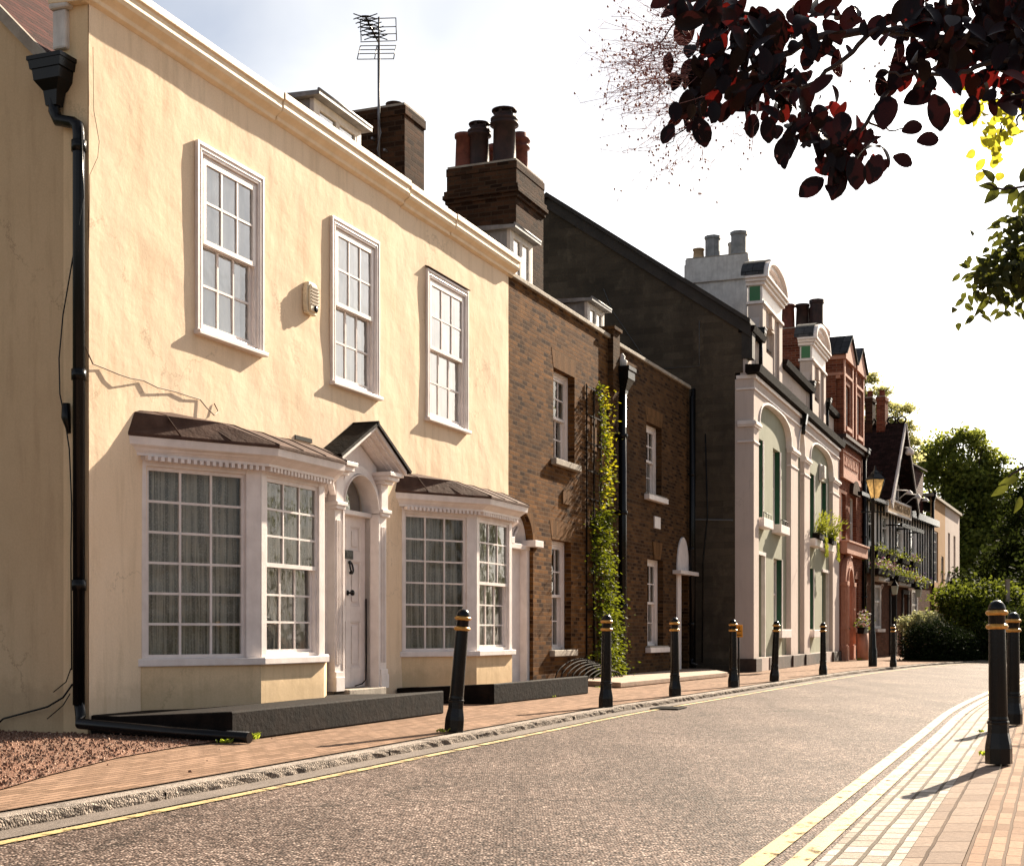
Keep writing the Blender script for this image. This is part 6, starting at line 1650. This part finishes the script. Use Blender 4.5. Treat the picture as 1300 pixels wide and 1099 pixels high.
t = MB(); t.tube([(0, 0, -.1), (.02, 0, .7), (-.05, .02, 1.5), (-.12, 0, 2.3), (-.1, .05, 3.0)], [.085, .07, .06, .045, .03], 10); t.build('trunk', BARK, sm)
b = MB()
twigs = [
    ([(1750, 220), (1500, 130), (1320, 70), (1200, 48), (1110, 38), (1040, 48), (985, 75), (930, 100), (880, 140)], 2.95, .016),
    ([(1200, 48), (1150, 90), (1100, 155), (1075, 190), (1055, 215)], 2.95, .007),
    ([(1110, 38), (1040, 100), (990, 110), (950, 130)], 2.9, .006),
    ([(1420, 100), (1300, 20), (1180, -20), (1050, -40), (950, -30), (880, 0), (840, 10)], 3.05, .012),
    ([(1320, 70), (1260, 80), (1200, 95), (1150, 95), (1120, 90)], 2.85, .007),
    ([(1040, 48), (960, 20), (920, 20), (900, 50)], 3.0, .006),
    ([(1075, 190), (1040, 165), (1010, 150)], 2.95, .004), ([(1100, 155), (1130, 165), (1160, 162)], 2.95, .003), ([(1320, 70), (1300, 130), (1290, 160)], 2.9, .006),
    ([(930, 100), (880, 150), (845, 190)], 2.95, .003), ([(880, 0), (850, 40), (800, 90)], 3.05, .003), ([(1500, 130), (1380, 30), (1290, -20), (1230, -30)], 2.8, .010)]
for P_, D, r in twigs:
    n_ = len(P_); pts_ = [loc_(V3(x, y, D + .03 * math.sin(i * 2.1))) for i, (x, y) in enumerate(P_)]
    if P_[0][0] > 1400: pts_ = [Vector((-.1, 0, 2.0 + .2 * (D - 2.8)))] + pts_[0:]
    rr_ = [r * (1 - .75 * i / (len(pts_) - 1)) for i in range(len(pts_))]; b.tube(*wander(pts_, rr_), 7)
b.build('branch', TW, sm)
f = MB()
clus = [(930, 50, 55, 50, 80), (900, 100, 45, 40, 60), (885, 140, 28, 22, 26), (975, 50, 45, 45, 50), (965, 110, 45, 42, 60), (1010, 120, 40, 40, 50), (1040, 60, 30, 30, 22), (1065, 210, 26, 26, 26), (1035, 165, 38, 28, 36), (1085, 175, 30, 24, 22),
        (1110, 205, 16, 12, 5), (1050, 20, 50, 14, 16), (1140, 40, 30, 26, 20), (1130, 95, 28, 20, 9), (1185, 85, 30, 28, 24), (1215, 40, 45, 45, 60), (1265, 50, 45, 60, 90), (1285, 110, 30, 30, 36), (1230, 105, 30, 18, 12), (1180, 10, 40, 30, 30), (905, 15, 30, 18, 14), (1000, 190, 16, 14, 4), (1290, 10, 60, 40, 60), (1340, 60, 60, 80, 60), (1430, 80, 70, 80, 70), (1540, 120, 80, 90, 70), (1660, 160, 80, 100, 60), (1420, -40, 90, 50, 50), (1600, 20, 90, 80, 60), (1750, 100, 80, 90, 50)]
for cx_, cy_, rx_, ry_, n_ in clus:
    for _ in range(int(n_ * .84)):
        x = rnd.gauss(cx_, rx_ * .48); y = rnd.gauss(cy_, ry_ * .48); D = 2.95 + rnd.gauss(0, .10)
        L_ = rnd.choice((.032, .040, .048, .055, .066)) * rnd.uniform(.85, 1.12)
        d = Vector((rnd.gauss(-.15, .6), rnd.gauss(0, .6), rnd.gauss(-.75, .6)))
        broad_leaf(f, loc_(V3(x, y, D)) - d.normalized() * L_ * .5, d, Vector((rnd.gauss(0, .6), -1, rnd.gauss(.3, .6))), L_, L_ * rnd.uniform(.22, .36), rnd.uniform(0, .5), 1 if rnd.random() < .16 else 0)
for (x, y, ang, L_) in ((1125, 143, 80, .078), (1190, 143, -75, .078), (1139, 97, 60, .07), (1158, 163, 20, .048), (1178, 178, 10, .05), (1146, 204, -20, .045), (1161, 72, 85, .07), (1030, 238, 215, .062), (1060, 230, -95, .08), (1085, 220, -80, .07), (996, 190, 250, .065), (975, 165, -85, .055), (955, 160, -95, .05), (890, 168, -70, .065), (848, 170, 240, .045), (858, 8, -80, .06), (868, 10, -100, .05), (840, 3, 200, .05), (1165, 125, 20, .065), (1232, 140, -100, .06), (1110, 215, 250, .065), (1113, 35, 80, .06)):
    d = Vector((math.cos(R(ang)), 0.1, math.sin(R(ang)))); c = V3(x, y, 2.9) - d * L_ * .5
    broad_leaf(f, loc_(c), d, Vector((.2 * rnd.gauss(0, 1), -1, .1)), L_, L_ * .34, .1)
f.build('foliage', [PURP, PURPG], sm)
# plumes
pf = MB(); PLUME = paint('plume_hair', (.30, .14, .13), bump=0); 
for (sx, sy, ex, ey, n_) in ((905, 60, 800, 70, 30), (890, 95, 790, 115, 28), (880, 40, 815, 20, 14), (900, 125, 820, 150, 16), (890, 150, 800, 200, 11), (900, 160, 870, 215, 8), (910, 100, 770, 75, 14), (960, 150, 930, 190, 6), (1130, 110, 1100, 85, 5)):
    for _ in range(n_):
        x0_, y0_ = sx, sy; ax_, ay_ = ex + rnd.gauss(0, 22), ey + rnd.gauss(0, 20); D = 3.0 + rnd.gauss(0, .06)
        P_ = [loc_(V3(x0_ + (ax_ - x0_) * u + rnd.gauss(0, 6), y0_ + (ay_ - y0_) * u + rnd.gauss(0, 6), D + rnd.gauss(0, .006))) for u in (0, .3, .55, .8, 1)]
        pf.tube(P_, .00055, 3)
        for q in range(9):
            c = P_[rnd.randrange(2, 5)]; e = c + Vector((rnd.gauss(0, .02), rnd.gauss(0, .02), rnd.gauss(0, .02))); pf.tube([c, (c + e) / 2 + Vector((0, 0, .004)), e], .00035, 3)
            if rnd.random() < .35: pf.lathe(e, [(.0005, -.003), (.0030, 0), (.0005, .003)], 5)
pf.build('plume', PLUME, sm)

base = Vector((2.9, 4.4, -.012))
gt_ = empty('green_leaved_tree', base, 0, 'green tree with small pointed leaves and lime tips reaching in at the right edge', 'tree')
def loc2(v): return Vector(v) - base
t = MB(); t.tube([(0, 0, -.1), (.05, 0, .8), (0, .02, 1.6), (-.1, 0, 2.5)], [.08, .065, .05, .035], 10); t.build('trunk', BARK, gt_)
b = MB(); gl_ = MB(); yl_ = MB()
def spray(path, D, r, nl, L, w, mb, spread, shape='point'):
    P_ = [loc2(V3(x, y, D)) for x, y in path]; P0 = Vector((-.05, 0, 1.5 + .2 * rnd.random())); R_ = [P0, P0.lerp(P_[0], .5) + Vector((0, rnd.gauss(0, .05), .12))] + P_; b.tube(*wander(R_, [r * 2.4, r * 1.7] + [r * (1 - .7 * i / len(P_)) for i in range(len(P_))]), 6)
    for k in range(60):
        c = P0.lerp(P_[0], rnd.uniform(.25, 1)) + Vector((rnd.gauss(0, .08), rnd.gauss(0, .08), .08 + rnd.gauss(0, .07))); broad_leaf(gl_, c, Vector((rnd.gauss(0, 1), rnd.gauss(0, 1), rnd.gauss(-.3, .6))), Vector((rnd.gauss(0, .4), -1, .5)), .045, .012, .2, 0, 'point', ny=4)
    for k in range(nl):
        u = rnd.random() * (len(P_) - 1); i = int(u); c = P_[i].lerp(P_[i + 1], u - i) + Vector((rnd.gauss(0, spread), rnd.gauss(0, spread), rnd.gauss(0, spread)))
        d = Vector((rnd.gauss(-.3, .7), rnd.gauss(0, .4), rnd.gauss(-.2, .7)))
        broad_leaf(mb, c, d, Vector((rnd.gauss(0, .4), -1, rnd.gauss(.3, .6))), L * rnd.uniform(.7, 1.2), w, .2, 0, shape, ny=4)
spray([(1420, 180), (1340, 235), (1300, 237), (1272, 240), (1252, 232)], 3.0, .004, 0, .05, .012, gl_, .01)
for (x, y, ang, L_) in ((1268, 240, 170, .045), (1262, 232, 130, .04), (1268, 240, 225, .045), (1290, 238, 200, .04), (1292, 240, 235, .04), (1295, 232, 60, .05), (1305, 240, 240, .05), (1310, 225, 40, .05)):
    d = Vector((math.cos(R(ang)), 0, math.sin(R(ang)))); broad_leaf(gl_, loc2(V3(x, y, 3.0)), d, Vector((.2, -1, .4)), L_, .012, .1, 0, 'point')
for path in ([(1450, 300), (1360, 320), (1300, 330), (1270, 350), (1240, 372)], [(1450, 300), (1340, 300), (1300, 300), (1285, 300)], [(1450, 300), (1340, 340), (1300, 350), (1262, 370)]):
    spray(path, 4.2, .005, 330, .036, .010, gl_, .042)
for (x, y, ang, L_) in ((1256, 375, 235, .08), (1262, 335, 70, .07), (1280, 375, 260, .05), (1298, 378, 120, .07)):
    d = Vector((math.cos(R(ang)), 0, math.sin(R(ang)))); broad_leaf(gl_, loc2(V3(x, y, 4.2)), d, Vector((.2, -1, .4)), L_, .011, .1, 0, 'point')
for path in ([(1400, 90), (1320, 110), (1290, 130), (1262, 175), (1255, 188)], [(1400, 90), (1310, 120), (1285, 145), (1270, 170)], [(1400, 90), (1300, 125), (1262, 128), (1238, 132)]):
    spray(path, 3.9, .004, 46, .035, .014, yl_, .035, 'obovate')
for (x, y, ang, L_) in ((1292, 606, 200, .05), (1296, 630, 250, .045), (1280, 615, 215, .05)):
    d = Vector((math.cos(R(ang)), 0, math.sin(R(ang)))); broad_leaf(gl_, loc2(V3(x, y, 3.4)), d, Vector((.6, -1, .4)), L_, .011, .15, 0, 'point')
b.tube(*wander([Vector((-.05, 0, 1.2)), loc2(V3(1480, 540, 3.7)), loc2(V3(1400, 560, 3.4)), loc2(V3(1310, 590, 3.4)), loc2(V3(1280, 605, 3.4))], [.011, .008, .006, .004, .002]), 6)
b.build('branch', TW, gt_); gl_.build('foliage', GLEAF, gt_); yl_.build('lime_foliage', YLEAF, gt_)

for i, (x, y, h) in enumerate(((9.6, 17, 5.4), (12.2, 23, 6.6), (15.2, 29, 7.0), (18.4, 37, 7.4))):
    tree('street_tree', (x, y, -.02), 'leafy tree across the road, ' + ('nearest', 'second', 'third', 'farthest')[i] + ' of the row on the right side', 'tree',
         [(0, 0, h * .72, 1.5, 1.5, h * .22), (.6, .5, h * .55, 1.3, 1.3, h * .18), (-.5, -.5, h * .5, 1.2, 1.2, h * .2), (.1, .3, h * .28, 1.3, 1.4, h * .2)], 3600, .17, TREEG, h * .8, .12, group='trees across the road')
SUN_AZ, SUN_EL, SUN_E, SKY_S, EXPO = 32.5, 29, 5, .035, 1.82
# ------------------------------------------------------------------ camera, sun, sky
cam = bpy.data.cameras.new('camera'); cam.lens = 1750 / 1300 * 36; cam.sensor_width = 36; cam.sensor_fit = 'HORIZONTAL'
cam.shift_y = (HOR - 549.5) / 1300; cam.clip_end = 3000; cam.clip_start = .05
co = bpy.data.objects.new('camera', cam); COL.objects.link(co); co.location = (0, 0, EYE); co.rotation_euler = (R(90), 0, 0); SC.camera = co
AZ, EL = R(SUN_AZ), R(SUN_EL)      # azimuth clockwise from +Y
sdir = Vector((math.sin(AZ) * math.cos(EL), math.cos(AZ) * math.cos(EL), math.sin(EL)))
L = bpy.data.lights.new('sun', 'SUN'); L.energy = SUN_E; L.angle = R(.53); L.color = (1, .86, .68)
lo = bpy.data.objects.new('sun', L); COL.objects.link(lo); lo.rotation_euler = sdir.to_track_quat('Z', 'Y').to_euler(); lo.location = sdir * 60
wd = bpy.data.worlds.new('World'); SC.world = wd; wd.use_nodes = True; nt = wd.node_tree; nt.nodes.clear()
sky = nt.nodes.new('ShaderNodeTexSky'); sky.sky_type = 'NISHITA'; sky.sun_disc = False; sky.sun_elevation = EL; sky.sun_rotation = AZ
sky.dust_density = 2.2; sky.air_density = 1.0; sky.ozone_density = 1.0
tc = nt.nodes.new('ShaderNodeTexCoord'); mp = nt.nodes.new('ShaderNodeMapping'); mp.inputs['Scale'].default_value = (1, 1, 2.6)
nt.links.new(tc.outputs['Generated'], mp.inputs[0])
ns = nt.nodes.new('ShaderNodeTexNoise'); ns.inputs['Scale'].default_value = 2.2; ns.inputs['Detail'].default_value = 6; ns.inputs['Roughness'].default_value = .5; ns.inputs['Distortion'].default_value = .5
nt.links.new(mp.outputs[0], ns.inputs['Vector'])
rp = nt.nodes.new('ShaderNodeValToRGB'); rp.color_ramp.elements[0].position = .40; rp.color_ramp.elements[0].color = (.12,) * 3 + (1,); rp.color_ramp.elements[1].position = .60; rp.color_ramp.elements[1].color = (.95,) * 3 + (1,)
nt.links.new(ns.outputs[0], rp.inputs[0])
mx = nt.nodes.new('ShaderNodeMix'); mx.data_type = 'RGBA'; nt.links.new(rp.outputs[0], mx.inputs[0]); nt.links.new(sky.outputs[0], mx.inputs[6])
hs = nt.nodes.new('ShaderNodeHueSaturation'); hs.inputs['Saturation'].default_value = .12; hs.inputs['Value'].default_value = 1.5; nt.links.new(sky.outputs[0], hs.inputs['Color']); nt.links.new(hs.outputs[0], mx.inputs[7])
bg = nt.nodes.new('ShaderNodeBackground'); bg.inputs[1].default_value = SKY_S; nt.links.new(mx.outputs[2], bg.inputs[0])
ow = nt.nodes.new('ShaderNodeOutputWorld'); nt.links.new(bg.outputs[0], ow.inputs[0])
v = SC.view_settings; v.view_transform = 'Standard'; v.look = 'None'; v.exposure = EXPO; v.gamma = 1
SC.cycles.max_bounces = 8; SC.cycles.transparent_max_bounces = 16; SC.cycles.use_denoising = True
